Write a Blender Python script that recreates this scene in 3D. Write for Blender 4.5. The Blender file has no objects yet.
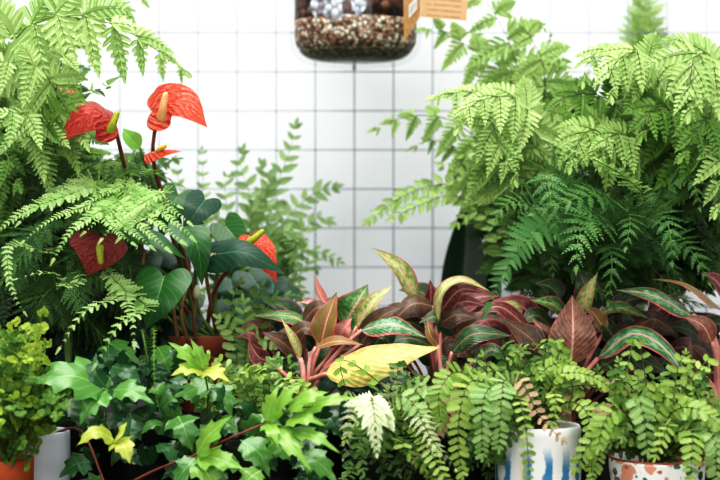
import bpy, math, random
import numpy as np
from mathutils import Vector
random.seed(7)
rng = np.random.default_rng(7)
C = bpy.context.scene.collection
PI = math.pi

# ------------------------------------------------------------------ camera frame
CAM = np.array([0.0, -1.9, 0.293])
FPX = 1486.0
def at(px, py, Y):
    d = Y - CAM[1]
    return np.array([(px - 360) / FPX * d, Y, CAM[2] - (py - 240) / FPX * d])
def m_(px, Y):                       # a length of px pixels at depth plane Y, in metres
    return px / FPX * (Y - CAM[1])
def nrm(v):
    v = np.asarray(v, float); n = np.linalg.norm(v, axis=-1, keepdims=True); n[n < 1e-12] = 1
    return v / n

# ------------------------------------------------------------------ node helpers
def lin(h):
    h = h.lstrip('#'); r = [int(h[i:i+2], 16) / 255 for i in (0, 2, 4)]
    return [c / 12.92 if c <= .04045 else ((c + .055) / 1.055) ** 2.4 for c in r] + [1.0]
class NT:
    def __init__(s, name):
        s.m = bpy.data.materials.new(name); s.m.use_nodes = True
        s.t = s.m.node_tree; s.t.nodes.clear()
        s.out = s.t.nodes.new('ShaderNodeOutputMaterial')
    def n(s, typ, **kw):
        n = s.t.nodes.new('ShaderNode' + typ)
        for k, v in kw.items():
            setattr(n, k, v)
        return n
    def l(s, a, b):
        s.t.links.new(a, b)
    def val(s, sock, v):
        if hasattr(v, 'is_output') or isinstance(v, bpy.types.NodeSocket): s.l(v, sock)
        else: sock.default_value = v
    def math(s, op, a, b=0.0, c=0.0, clamp=False):
        n = s.n('Math', operation=op, use_clamp=clamp)
        s.val(n.inputs[0], a); s.val(n.inputs[1], b); s.val(n.inputs[2], c)
        return n.outputs[0]
    def mix(s, f, a, b, blend='MIX'):
        n = s.n('Mix', data_type='RGBA', blend_type=blend)
        s.val(n.inputs[0], f); s.val(n.inputs[6], a); s.val(n.inputs[7], b)
        return n.outputs[2]
    def ramp(s, f, stops, interp='LINEAR'):
        n = s.n('ValToRGB'); n.color_ramp.interpolation = interp
        e = n.color_ramp.elements
        while len(e) < len(stops): e.new(0.5)
        for i, (p, c) in enumerate(stops):
            e[i].position = p; e[i].color = c if not isinstance(c, (int, float)) else (c, c, c, 1)
        s.l(f, n.inputs[0]); return n.outputs[0]
    def smooth(s, x, a, b):
        n = s.n('MapRange', interpolation_type='SMOOTHSTEP')
        s.val(n.inputs[0], x); n.inputs[1].default_value = a; n.inputs[2].default_value = b
        return n.outputs[0]
    def noise(s, vec, scale, detail=3, rough=.55):
        n = s.n('TexNoise'); n.inputs['Scale'].default_value = scale; n.inputs['Detail'].default_value = detail
        n.inputs['Roughness'].default_value = rough
        if vec is not None: s.l(vec, n.inputs['Vector'])
        return n.outputs[0]
    def principled(s, col, rough=.5, spec=.5, **kw):
        p = s.n('BsdfPrincipled'); s.val(p.inputs['Base Color'], col); s.val(p.inputs['Roughness'], rough)
        p.inputs['Specular IOR Level'].default_value = spec
        for k, v in kw.items(): s.val(p.inputs[k], v)
        return p
    def uv(s):
        n = s.n('UVMap'); n.uv_map = 'UVMap'; sp = s.n('SeparateXYZ'); s.l(n.outputs[0], sp.inputs[0])
        d = s.math('ABSOLUTE', s.math('MULTIPLY_ADD', sp.outputs[0], 2.0, -1.0))
        return n.outputs[0], sp.outputs[0], sp.outputs[1], d
    def done(s, sh):
        s.l(sh, s.out.inputs['Surface']); return s.m

def simple(name, col, rough=.5, spec=.5, noise=None, col2=None, metallic=0.0):
    t = NT(name); c = lin(col)
    if noise:
        tc = t.n('TexCoord'); f = t.noise(tc.outputs['Object'], noise)
        c = t.mix(t.smooth(f, .3, .7), lin(col), lin(col2 or col))
    p = t.principled(c, rough, spec); p.inputs['Metallic'].default_value = metallic
    return t.done(p.outputs[0])

def leafmat(name, dark, light, trans=.35, rough=.42, spec=.4, vein=None, veinw=.05, edge=None, tip=None, tcol=None, side_veins=0, sat=.95, hue=.483):
    """small leaves: per-leaf variation (attribute var), paler midrib, translucency"""
    t = NT(name); uvv, u, v, d = t.uv()
    a = t.n('Attribute'); a.attribute_name = 'var'
    oi = t.n('ObjectInfo')
    f = t.math('ADD', t.math('MULTIPLY', a.outputs['Fac'], .65), t.math('MULTIPLY', oi.outputs['Random'], .35))
    col = t.mix(f, lin(dark), lin(light))
    if tip: col = t.mix(t.math('MULTIPLY', t.smooth(v, .45, 1.0), .8), col, lin(tip))
    if side_veins:
        w = t.math('SINE', t.math('MULTIPLY', t.math('SUBTRACT', v, t.math('MULTIPLY', d, .28)), side_veins * 6.283))
        col = t.mix(t.math('MULTIPLY', t.smooth(w, .82, 1.0), .3), col, lin(vein or light))
    if vein: col = t.mix(t.math('SUBTRACT', 1.0, t.smooth(d, veinw * .5, veinw * 1.6)), col, lin(vein))
    if edge: col = t.mix(t.smooth(d, .86, .98), col, lin(edge))
    hs = t.n('HueSaturation'); hs.inputs['Saturation'].default_value = sat; hs.inputs['Hue'].default_value = hue; t.l(col, hs.inputs['Color']); col = hs.outputs[0]
    p = t.principled(col, rough, spec)
    tr = t.n('BsdfTranslucent')
    hs2 = t.n('HueSaturation'); hs2.inputs['Saturation'].default_value = sat * .92; hs2.inputs['Hue'].default_value = hue + .008; t.l(t.mix(.5, col, lin(tcol or light)), hs2.inputs['Color'])
    t.l(hs2.outputs[0], tr.inputs[0])
    mx = t.n('MixShader'); mx.inputs[0].default_value = trans
    t.l(p.outputs[0], mx.inputs[1]); t.l(tr.outputs[0], mx.inputs[2])
    return t.done(mx.outputs[0])

def aglmat(name, base, blotch, mid, edge, back, amount=.5, edgew=.86, midw=.05, trans=.18, rough=.34):
    """Chinese evergreen: blotched blade, coloured midrib and rim, dull reddish underside"""
    t = NT(name); uvv, u, v, d = t.uv()
    tc = t.n('TexCoord')
    mp = t.n('Mapping'); t.l(uvv, mp.inputs[0]); mp.inputs['Scale'].default_value = (2.6, 5, 1)
    oi = t.n('ObjectInfo'); t.l(t.math('MULTIPLY', oi.outputs['Random'], 9.0), mp.inputs['Location'])
    nz = t.noise(mp.outputs[0], 2.6, 5, .65)
    w = t.math('SINE', t.math('MULTIPLY', t.math('SUBTRACT', v, t.math('MULTIPLY', d, .35)), 75.0))
    f = t.math('ADD', nz, t.math('MULTIPLY', w, .018))
    f = t.math('ADD', f, t.math('MULTIPLY', t.math('SUBTRACT', .5, d), .22))
    th = .74 - amount * .46
    col = t.mix(t.smooth(f, th - .14, th + .17), lin(base), lin(blotch))
    col = t.mix(t.smooth(t.math('ADD', d, t.math('MULTIPLY', t.math('SUBTRACT', nz, .5), .35)), edgew - .1, min(1.08, edgew + .22)), col, lin(edge))
    col = t.mix(t.math('SUBTRACT', 1.0, t.smooth(d, midw * .6, midw * 1.8)), col, lin(mid))
    hs = t.n('HueSaturation'); hs.inputs['Saturation'].default_value = .9; t.l(col, hs.inputs['Color']); col = hs.outputs[0]
    g = t.n('NewGeometry')
    bcol = t.mix(t.math('SUBTRACT', 1.0, t.smooth(d, .02, .07)), t.mix(t.smooth(f, .3, .75), lin(back), lin(base)), lin(mid))
    bcol = t.mix(t.smooth(d, .93, .99), bcol, lin(edge))
    bcol = t.mix(.3, bcol, lin(back))
    col = t.mix(g.outputs['Backfacing'], col, bcol)
    p = t.principled(col, rough, .5)
    b = t.n('Bump'); b.inputs['Strength'].default_value = .25; b.inputs['Distance'].default_value = .0008
    t.l(w, b.inputs['Height']); t.l(b.outputs[0], p.inputs['Normal'])
    tr = t.n('BsdfTranslucent'); t.l(col, tr.inputs[0])
    mx = t.n('MixShader'); mx.inputs[0].default_value = trans
    t.l(p.outputs[0], mx.inputs[1]); t.l(tr.outputs[0], mx.inputs[2])
    return t.done(mx.outputs[0])

M = {}
M['fern_bright'] = leafmat('fern_bright_leaf', '#66a03c', '#b0d47c', .3, .44, .45, tcol='#acd468', vein='#cce49c', sat=.9, veinw=.1)
M['fern_mid'] = leafmat('fern_mid_leaf', '#35691f', '#6ea040', .28, .5, .35, tcol='#8cc048')
M['fern_shade'] = leafmat('fern_shade_leaf', '#173f16', '#3c742c', .25, .5, .3, tcol='#5a9430')  # darkest fern green, standing in for shade between the fronds
M['fern_lacy'] = leafmat('fern_lacy_leaf', '#74b052', '#bcdc94', .35, .42, .4, tcol='#b0d878')
M['fern_cool'] = leafmat('fern_cool_leaf', '#33703a', '#6fa660', .3, .45, .35, tcol='#66a648')
M['fern_right'] = leafmat('fern_right_leaf', '#528c30', '#a0c86c', .3, .48, .35, tcol='#a4cc54', sat=.9, vein='#b4d884', veinw=.1)
M['fern_lemon'] = leafmat('fern_lemon_leaf', '#c4e09c', '#ecf6d4', .3, .5, .3, tcol='#e0f0b8')
M['button'] = leafmat('button_fern_leaf', '#588c30', '#a0c05c', .33, .42, .4, tcol='#9cd04c', vein='#aacb70', veinw=.08)
M['button_cool'] = leafmat('button_fern_cool_leaf', '#5c9444', '#a8c880', .33, .45, .35, tcol='#98c860', vein='#b8d896', veinw=.08)
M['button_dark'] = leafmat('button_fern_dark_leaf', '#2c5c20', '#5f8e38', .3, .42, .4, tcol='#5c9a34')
M['button_brown'] = leafmat('button_fern_fading_leaf', '#a89a64', '#d0b090', .3, .5, .3, tcol='#d8c494')
M['holly'] = leafmat('holly_fern_leaf', '#4a8038', '#90b86c', .4, .45, .4, tcol='#98c068', sat=.85)
M['maiden'] = leafmat('maidenhair_leaf', '#6ca42c', '#bcd854', .4, .5, .3, tcol='#b4dc48')
M['creeper'] = leafmat('creeper_leaf', '#6c9c34', '#b0cc6c', .35, .45, .3, tcol='#a8cc54')
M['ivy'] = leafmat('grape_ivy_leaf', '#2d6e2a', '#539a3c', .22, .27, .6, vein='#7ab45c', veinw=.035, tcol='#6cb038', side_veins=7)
M['ivy_deep'] = leafmat('grape_ivy_dark_leaf', '#1c4a2a', '#2f6a38', .15, .26, .6, vein='#4c8450', veinw=.035, side_veins=7)
M['ivy_bright'] = leafmat('grape_ivy_young_leaf', '#5ea032', '#8cc84c', .35, .28, .55, vein='#b4dc7c', veinw=.04, tcol='#9cd848', side_veins=7)
M['ivy_yellow'] = leafmat('grape_ivy_new_leaf', '#9cba3c', '#c8d860', .35, .3, .5, vein='#dce88c', veinw=.05, tcol='#d0e058', side_veins=7)
M['anth'] = leafmat('anthurium_leaf', '#184e24', '#28682e', .12, .34, .35, vein='#5c9c54', veinw=.02, tcol='#3c8c30', side_veins=8)
M['anth_blue'] = leafmat('anthurium_dark_leaf', '#123426', '#1f4a38', .08, .4, .28, vein='#3c7860', veinw=.02, tcol='#2c7040', side_veins=8)
M['anth_new'] = leafmat('anthurium_new_leaf', '#4c962c', '#7cc04c', .35, .28, .5, vein='#b0d880', veinw=.03, tcol='#84d038')
M['dark_leaf'] = leafmat('snake_leaf', '#17301f', '#26452c', .05, .4, .4, vein='#27472b', veinw=.2, tcol='#204a20')
M['stem_green'] = simple('green_stem', '#6c8c40', .5, .4, 60, '#54742f')
M['stem_dark'] = simple('dark_stem', '#5a5c30', .5, .4, 60, '#444a28')
M['stem_brown'] = simple('brown_stem', '#a07a52', .55, .35, 80, '#8a5e3c')
M['stem_pink'] = simple('pink_stem', '#e0a69a', .4, .45, 70, '#c47c6c')
M['stem_red'] = simple('dusky_stem', '#8c4c3c', .45, .45, 70, '#6c3428')
M['agl_green'] = aglmat('aglaonema_green', '#35702c', '#86b060', '#d8a08c', '#c85c5c', '#6c4034', .4, .84)
M['agl_silver'] = aglmat('aglaonema_silver', '#2f6c30', '#90b890', '#dc9c94', '#d04c58', '#7a3834', .42, .82)
M['agl_red'] = aglmat('aglaonema_red', '#5a3028', '#94504a', '#d88478', '#c0484c', '#7c3c34', .45, .8)
M['agl_brown'] = aglmat('aglaonema_brown', '#74503a', '#a46a54', '#e4a898', '#c05c54', '#8a5040', .55, .92, .04)
M['agl_umber'] = aglmat('aglaonema_umber', '#4c3a28', '#6f5238', '#a87460', '#9c5448', '#6c4434', .5, .93, .035)
M['agl_cream'] = aglmat('aglaonema_cream', '#6c9a38', '#d6cc8c', '#e8b8a0', '#c85c5c', '#b08c60', .55, .8)
M['agl_yellow'] = aglmat('aglaonema_yellow', '#a89c38', '#e6d468', '#d8b078', '#d0a070', '#b89848', .62, .93, .03, .15, .34)
M['agl_orange'] = aglmat('aglaonema_orange', '#7c7c34', '#a86c44', '#e0a890', '#cc5c54', '#9c5844', .5, .82)
M['agl_pink'] = aglmat('aglaonema_pink', '#c46a5c', '#e0988c', '#ecc0a8', '#d04c4c', '#b86054', .5, .88)
M['agl_deep'] = aglmat('aglaonema_deep', '#1f4420', '#3f6c30', '#a0665c', '#98444a', '#4a2c2a', .45, .86)

def spathe_mat(name, c1, c2, c3, rough=.22):
    t = NT(name); uvv, u, v, d = t.uv()
    mp = t.n('Mapping'); t.l(uvv, mp.inputs[0]); mp.inputs['Scale'].default_value = (5, 3, 1)
    nz = t.noise(mp.outputs[0], 3.0, 3)
    w = t.math('SINE', t.math('ADD', t.math('MULTIPLY', t.math('SUBTRACT', v, t.math('MULTIPLY', d, .45)), 40.0), t.math('MULTIPLY', nz, 9.0)))
    col = t.mix(t.smooth(nz, .3, .7), lin(c1), lin(c2))
    col = t.mix(t.math('MULTIPLY', t.math('MULTIPLY', t.smooth(w, .5, 1.0), t.smooth(nz, .35, .6)), .42), col, lin(c3))
    p = t.principled(col, rough, .6)
    b = t.n('Bump'); b.inputs['Strength'].default_value = .6; b.inputs['Distance'].default_value = .0015
    t.l(w, b.inputs['Height']); t.l(b.outputs[0], p.inputs['Normal'])
    tr = t.n('BsdfTranslucent'); t.l(col, tr.inputs[0])
    mx = t.n('MixShader'); mx.inputs[0].default_value = .25
    t.l(p.outputs[0], mx.inputs[1]); t.l(tr.outputs[0], mx.inputs[2])
    return t.done(mx.outputs[0])
M['spathe_red'] = spathe_mat('red_spathe', '#b8281c', '#d04430', '#e88470')
M['spathe_orange'] = spathe_mat('orange_red_spathe', '#d84024', '#f06040', '#f8a088')
M['spathe_dull'] = spathe_mat('dull_red_spathe', '#8c2c28', '#a4403a', '#b86058', .4)
M['spadix'] = simple('yellow_spadix', '#e4b848', .5, .4, 400, '#cc9c38')
M['spadix_green'] = simple('green_spadix', '#a8ac34', .5, .4, 400, '#8c962c')
M['spadix_pale'] = simple('pale_orange_spadix', '#f4c08c', .5, .4, 400, '#f0a870')

# ------------------------------------------------------------------ mesh building
class MB:
    def __init__(s):
        s.v = []; s.f = []; s.uv = []; s.var = []; s.mi = []; s.n = 0
    def add(s, V, F, UV=None, var=0.5, mi=0):
        V = np.asarray(V, float); k = len(V)
        s.v.append(V)
        s.uv.append(np.zeros((k, 2)) if UV is None else np.asarray(UV, float))
        s.var.append(np.full(k, var, float) if np.isscalar(var) else np.asarray(var, float))
        off = s.n
        for f in F: s.f.append([i + off for i in f])
        s.mi += [mi] * len(F); s.n += k
    def inst(s, tm, O, X, Y, Z, var, mi=0):
        """many copies of one leaf template: origins and scaled axes"""
        V0, F0, U0 = tm; O = np.asarray(O); n = len(O); k = len(V0)
        if n == 0: return
        V = (O[:, None, :] + V0[None, :, 0:1] * X[:, None, :] + V0[None, :, 1:2] * Y[:, None, :] + V0[None, :, 2:3] * Z[:, None, :]).reshape(-1, 3)
        F = [[i + j * k for i in f] for j in range(n) for f in F0]
        s.add(V, F, np.tile(U0, (n, 1)), np.repeat(var, k), mi)
    def tube(s, pts, r0, r1=None, sides=6, mi=0, cap=True, var=.5):
        P = np.asarray(pts, float); n = len(P); r1 = r0 if r1 is None else r1
        R = np.linspace(r0, r1, n) if np.isscalar(r0) else np.asarray(r0)
        T = nrm(np.gradient(P, axis=0))
        h = np.array([0, 0, 1.0]) if abs(T[0][2]) < .8 else np.array([0, 1.0, 0])
        V = []
        A = nrm(np.cross(T[0], h))
        for i in range(n):
            A = nrm(A - T[i] * np.dot(A, T[i])); B = np.cross(T[i], A)
            for k in range(sides):
                a = 2 * PI * k / sides
                V.append(P[i] + R[i] * (math.cos(a) * A + math.sin(a) * B))
        F = []
        for i in range(n - 1):
            for k in range(sides):
                k2 = (k + 1) % sides
                F.append([i * sides + k, i * sides + k2, (i + 1) * sides + k2, (i + 1) * sides + k])
        if cap:
            F.append(list(range(sides))[::-1]); F.append([(n - 1) * sides + k for k in range(sides)])
        U = [[.5, i / max(1, n - 1)] for i in range(n) for k in range(sides)]
        s.add(V, F, U, var, mi)
    def lathe(s, prof, center=(0, 0, 0), seg=40, mi=0, squash=1.0):
        V = []; F = []; U = []; n = len(prof)
        for i, (r, z) in enumerate(prof):
            for k in range(seg):
                a = 2 * PI * k / seg
                V.append((center[0] + r * math.cos(a), center[1] + r * squash * math.sin(a), center[2] + z)); U.append((k / seg, i / (n - 1)))
        for i in range(n - 1):
            for k in range(seg):
                k2 = (k + 1) % seg
                F.append([i * seg + k, i * seg + k2, (i + 1) * seg + k2, (i + 1) * seg + k])
        s.add(V, F, U, .5, mi)
    def box(s, lo, hi, mi=0):
        x0, y0, z0 = lo; x1, y1, z1 = hi
        V = [(x0,y0,z0),(x1,y0,z0),(x1,y1,z0),(x0,y1,z0),(x0,y0,z1),(x1,y0,z1),(x1,y1,z1),(x0,y1,z1)]
        s.add(V, [[0,3,2,1],[4,5,6,7],[0,1,5,4],[1,2,6,5],[2,3,7,6],[3,0,4,7]], None, .5, mi)
    def build(s, name, mats, parent=None, origin=(0, 0, 0), smooth=True):
        V = np.concatenate(s.v) - np.asarray(origin, float)
        me = bpy.data.meshes.new(name)
        me.from_pydata(V.tolist(), [], s.f)
        uvl = me.uv_layers.new(name='UVMap'); UV = np.concatenate(s.uv)
        li = np.empty(len(me.loops), int); me.loops.foreach_get('vertex_index', li)
        uvl.data.foreach_set('uv', UV[li].ravel())
        at_ = me.attributes.new('var', 'FLOAT', 'POINT'); at_.data.foreach_set('value', np.concatenate(s.var))
        for m in (mats if isinstance(mats, (list, tuple)) else [mats]): me.materials.append(m)
        me.polygons.foreach_set('material_index', s.mi)
        me.polygons.foreach_set('use_smooth', [smooth] * len(s.f))
        me.update()
        o = bpy.data.objects.new(name, me); C.objects.link(o)
        if parent is not None: o.parent = parent
        return o

def tag(o, label=None, cat=None, group=None, kind=None):
    if label: o['label'] = label
    if cat: o['category'] = cat
    if group: o['group'] = group
    if kind: o['kind'] = kind
    return o
class Thing:
    """an Empty at the thing's base; parts are built in world space and stored relative to it"""
    def __init__(s, name, loc, label, cat, group=None):
        s.o = bpy.data.objects.new(name, None); C.objects.link(s.o); s.o.location = loc
        s.o.empty_display_size = .02
        s.loc = np.asarray(loc, float); tag(s.o, label, cat, group)
    def part(s, name, mb, mats, parent=None, smooth=True):
        return mb.build(name, mats, parent or s.o, s.loc, smooth)

def curve(pts, n):
    """smooth polyline through pts (centripetal Catmull-Rom), evenly resampled"""
    P = [np.asarray(p, float) for p in pts]
    if len(P) == 2: P = [P[0], (P[0] + P[1]) / 2, P[1]]
    P = [2 * P[0] - P[1]] + P + [2 * P[-1] - P[-2]]
    out = []
    for i in range(1, len(P) - 2):
        p0, p1, p2, p3 = P[i-1:i+3]
        for t in np.linspace(0, 1, 24, endpoint=False):
            out.append(.5 * ((2*p1) + (-p0+p2)*t + (2*p0-5*p1+4*p2-p3)*t*t + (-p0+3*p1-3*p2+p3)*t**3))
    out.append(P[-2]); out = np.array(out)
    d = np.r_[0, np.cumsum(np.linalg.norm(np.diff(out, axis=0), axis=1))]
    t = np.linspace(0, d[-1], n)
    return np.stack([np.interp(t, d, out[:, k]) for k in range(3)], 1)

# ------------------------------------------------------------------ leaf templates: x along, y across (full width 1), z up
def T_lance():
    V = np.array([(0,0,0),(.28,.5,.06),(.7,.36,.02),(1,0,-.08),(.28,-.5,.06),(.7,-.36,.02)], float)
    return V, [[0,3,2,1][::-1],[0,4,5,3][::-1]], np.array([(.5,0),(1,.28),(1,.7),(.5,1),(0,.28),(0,.7)])
def T_round():                                       # blunt oblong pinnule
    V = np.array([(0,.14,0),(.3,.5,.05),(.75,.46,.02),(1,.12,-.07),(1,-.12,-.07),(.75,-.46,.02),(.3,-.5,.05),(0,-.14,0),(.45,0,-.03),(.0,0,-.02),(.9,0,-.08)], float)
    F = [[9,8,1,0],[8,10,3,2,1],[8,9,7,6],[8,6,5,4,10],[10,4,3]]
    U = np.array([(.6,0),(1,.3),(1,.75),(.6,1),(.4,1),(0,.75),(0,.3),(.4,0),(.5,.45),(.5,0),(.5,.9)])
    return V, F, U
def T_tooth(k=4):                                    # toothed pinnule
    V = []; U = []; F = []
    for i in range(k + 1):
        V.append((i / k, 0, -.06 * (i / k) ** 2)); U.append((.5, i / k))
    for s in (1, -1):
        for i in range(k):
            w = .5 * (1 - (i / k) ** 1.5 * .85)
            V.append(((i + .55) / k + .1, s * w, .04)); U.append((.5 + .5 * s, (i + .5) / k))
            j = len(V) - 1
            V.append(((i + .05) / k + .04, s * w * .82, .04)); U.append((.5 + .45 * s, i / k))
            f = [i, i + 1, j, j + 1]
            F.append(f if s > 0 else f[::-1])
    return np.array(V, float), F, np.array(U)
def T_oblong(scal=0):                                # rounded leaflet with an uneven, faintly scalloped edge
    n = 9; V = [(0, 0, 0), (.5, 0, -.05), (1, 0, -.12)]; U = [(.5, 0), (.5, .5), (.5, 1)]; F = []
    for s in (1, -1):
        st = len(V)
        for i in range(n):
            t = (i + .5) / n
            x = .5 - .53 * math.cos(PI * t); y = .5 * math.sin(PI * t) ** .62
            if s < 0: x += .08 * math.sin(PI * t); y *= .9
            y *= 1 + scal * (.5 - (i % 2)); V.append((x, s * y, .05 * y - .1 * x * x)); U.append((.5 + .5 * s, t))
        ring = list(range(st, st + n)); h = n // 2
        a = [0] + ring[:h + 1] + [1]; b = [1] + ring[h:] + [2]
        if s > 0: a = a[::-1]; b = b[::-1]
        F += [a, b]
    return np.array(V, float), F, np.array(U)
def T_fan():                                         # maidenhair fan leaflet
    V = [(0, 0, 0)]; U = [(.5, 0)]; n = 9
    for i in range(n):
        a = math.radians(-72 + 144 * i / (n - 1)); r = 1 - .14 * (i % 2)
        V.append((r * math.cos(a), r * math.sin(a) * .62, -.12 * (i % 2))); U.append((i / (n - 1), 1))
    return np.array(V, float), [[0, i, i + 1] for i in range(1, n)], np.array(U)
def T_ovate():
    n = 6; V = []; U = []; F = []
    W = [.06, .42, .5, .42, .26, .03]
    for i in range(n):
        x = i / (n - 1)
        for k in (-1, 0, 1):
            V.append((x, k * W[i], (.07 if k else 0) - .16 * x * x)); U.append((.5 + .5 * k, x))
    for i in range(n - 1):
        for k in range(2):
            a = i * 3 + k; F.append([a, a + 3, a + 4, a + 1][::-1])
    return np.array(V, float), F, np.array(U)
TM = dict(lance=T_lance(), round=T_round(), tooth=T_tooth(4), tooth5=T_tooth(6), oblong=T_oblong(), scallop=T_oblong(.22), fan=T_fan(), ovate=T_ovate())

UPF = nrm(np.array([0, -.62, .78]))                  # leaves turn up and out towards the light
GRAV = np.array([0, 0, -1.0])

# ------------------------------------------------------------------ ferns
SPEC = dict(
  feather=dict(n=30, start=.5, plen=.01, prof='lance', ang=(62, 42), m=0, wl=.3, asp=.6, tm='tooth', mang=60, droop=.1),
  plume=dict(n=13, start=.35, plen=.065, prof='tri', ang=(50, 26), m=17, wl=.15, asp=.5, fill=1.0, tm='round', mang=58, droop=.15, spine=.1),
  leather=dict(n=17, start=.35, plen=.052, prof='tri', ang=(78, 48), m=11, wl=.46, asp=.3, fill=1.06, spine=.28, tm='round', mang=62, droop=.35),
  fine=dict(n=20, start=.25, plen=.042, prof='tri', ang=(72, 42), m=11, wl=.26, asp=.4, tm='tooth', mang=55, droop=.15),
  lacy=dict(n=16, start=.2, plen=.05, prof='tri', ang=(66, 36), m=10, wl=.3, asp=.42, tm='tooth5', mang=48, droop=.12),
  sword=dict(n=26, start=.15, plen=.03, prof='lance', ang=(80, 50), m=0, wl=.3, asp=.46, tm='tooth5', mang=60, droop=.2),
  button=dict(n=15, start=.12, plen=.0135, prof='even', ang=(80, 55), m=0, wl=.3, asp=.56, tm='oblong', mang=60, droop=.1),
  buttons=dict(n=15, start=.12, plen=.0135, prof='even', ang=(78, 55), m=0, wl=.3, asp=.56, tm='scallop', mang=60, droop=.1),
  holly=dict(n=9, start=.12, plen=.028, prof='even', ang=(66, 45), m=0, wl=.3, asp=.5, tm='ovate', mang=60, droop=.15),
  maiden=dict(n=9, start=.2, plen=.04, prof='tri', ang=(60, 40), m=4, wl=.42, asp=1.0, tm='fan', mang=60, droop=.1, minl=.0052, jit=.45),
)
def prof(kind, s):
    if kind == 'tri': return (1 - s) ** .85 * min(1, .72 + s * 1.6) + .05
    if kind == 'lance': return (.45 + 1.2 * s) * 1.0 if s < .38 else max(.08, .906 * ((1 - s) / .62) ** .7)
    return min(1, .75 + s) * (1 - .55 * s ** 3)
def frond_mb(pts, spec, hint=UPF, plen=None, start=None, n=None, stemr=.0011, droop=None, seed=None, mi_fn=None, twist=0):
    sp = SPEC[spec]; r = np.random.default_rng(seed if seed is not None else rng.integers(1 << 30))
    plen = sp['plen'] if plen is None else plen; start = sp['start'] if start is None else start
    n = n or sp['n']
    if spec in ('button', 'buttons') and plen > .01: plen *= .88; n = int(round(n * 1.12))
    if spec == 'leather': n = max(6, int(round(n * .6))); plen *= 1.42
    droop = sp['droop'] if droop is None else droop
    mb = MB(); N = 90; R = curve(pts, N)
    T = nrm(np.gradient(R, axis=0)); hint = nrm(hint)
    S = np.cross(T, hint); S = nrm(S); Nn = nrm(np.cross(S, T))
    mb.tube(R[::5], stemr * 1.15, stemr * .35, 5, 1)
    O, X, Y, Z, var = [], [], [], [], []
    def leaf(o, d, nn, l, w, v):
        side = np.cross(nn, d); side = nrm(side)
        O.append(o); X.append(d * l); Y.append(side * w); Z.append(nn * l); var.append(v)
    for i in range(n):
        s = (i + .5) / n; tt = start + (1 - start) * (1 - (1 - s) ** 1.12)
        k = min(N - 1, tt * (N - 1)); k0 = int(k)
        o = R[k0] + (R[min(N-1, k0+1)] - R[k0]) * (k - k0)
        t_, s_, n_ = T[k0], S[k0], Nn[k0]
        l0 = plen * prof(sp['prof'], s)
        a0 = math.radians(sp['ang'][0] + (sp['ang'][1] - sp['ang'][0]) * s)
        for side in (1, -1):
            l = l0 * r.uniform(.88, 1.1); a = a0 + r.normal(0, .07)
            off = .35 / n * (1 if side > 0 else 0)
            oo = o + t_ * 0.25 * plen / n * side
            nj = nrm(n_ + r.normal(0, .13, 3))
            d = nrm(math.cos(a) * t_ + side * math.sin(a) * s_ + GRAV * droop * .25)
            if spec == 'leather':                    # broad side pinnae hang and turn their faces to the light
                d = nrm(d + GRAV * .3)
                nj = .35 * n_ + np.array([0, -.85, .42]) + r.normal(0, .22, 3); nj = nrm(nj - d * np.dot(nj, d))
            pv = r.uniform(.1, .9)
            if sp['m'] == 0:
                jd = nrm(d + r.normal(0, .1, 3)); l *= r.uniform(.85, 1.08)
                leaf(oo, jd, nrm(nj + r.normal(0, .14, 3)), l, l * sp['asp'] * r.uniform(.85, 1.12), pv); continue
            m = max(2, int(round(sp['m'] * (l / plen) ** .55)))
            U = np.linspace(0, 1, 6); Pp = oo + d * l * U[:, None] + GRAV * (droop * l * .55 * U[:, None] ** 2) + t_ * (.1 * l * U[:, None] ** 2)
            mb.tube(Pp[:-1], stemr * .5, stemr * .2, 3, 1, cap=False)
            for j in range(m):
                u = 1 - (1 - (j + .4) / (m + .4)) ** 1.25
                p = np.array([np.interp(u, U, Pp[:, q]) for q in range(3)])
                tq = nrm(d + GRAV * droop * 1.1 * u + t_ * .2 * u)
                ll = max(sp.get('minl', 0) * .8, l * sp['wl'] * ((1 - u) ** .75 * .95 + .1))
                if sp.get('minl'): ll = sp['minl'] * r.uniform(.8, 1.2)
                sd = nrm(np.cross(tq, nj))
                am = math.radians(sp['mang'] - 12 * u)
                for q in (1, -1):
                    dd = nrm(math.cos(am) * tq + q * math.sin(am) * sd + r.normal(0, .05, 3))
                    nn = nrm(nj + r.normal(0, sp.get('jit', .1), 3))
                    pit = l / m * 1.25 * (1 - u) ** .2
                    wd = ll * sp['asp'] if sp.get('minl') else min(ll * .8, max(ll * sp['asp'] * .8, pit * sp.get('fill', .95) * .8))
                    leaf(p, dd, nn, ll * r.uniform(.9, 1.1), wd, np.clip(pv + r.normal(0, .15), 0, 1))
            if sp.get('spine'): leaf(oo, nrm(Pp[-1] - oo), nj, np.linalg.norm(Pp[-1] - oo), l * sp['spine'], pv)
            tl = max(sp.get('minl', 0), l * sp['wl'] * .55)
            leaf(Pp[-1] - nrm(Pp[-1] - Pp[-2]) * tl * .5, nrm(Pp[-1] - Pp[-2]), nj, tl, tl * sp['asp'], pv)
    leaf(R[-1] - T[-1] * plen * .06, T[-1], Nn[-1], plen * .14 if sp['m'] else plen * .5, plen * .07 if sp['m'] else plen * .25, .6)
    mb.inst(TM[sp['tm']], np.array(O), np.array(X), np.array(Y), np.array(Z), np.array(var), 0)
    return mb
def px_pts(L): return [at(*p) for p in L]

def add_frond(th, pts, spec, mat, stem='stem_green', **kw):
    mb = frond_mb(pts, spec, **kw)
    return th.part('frond', mb, [M[mat], M[stem]])

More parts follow.
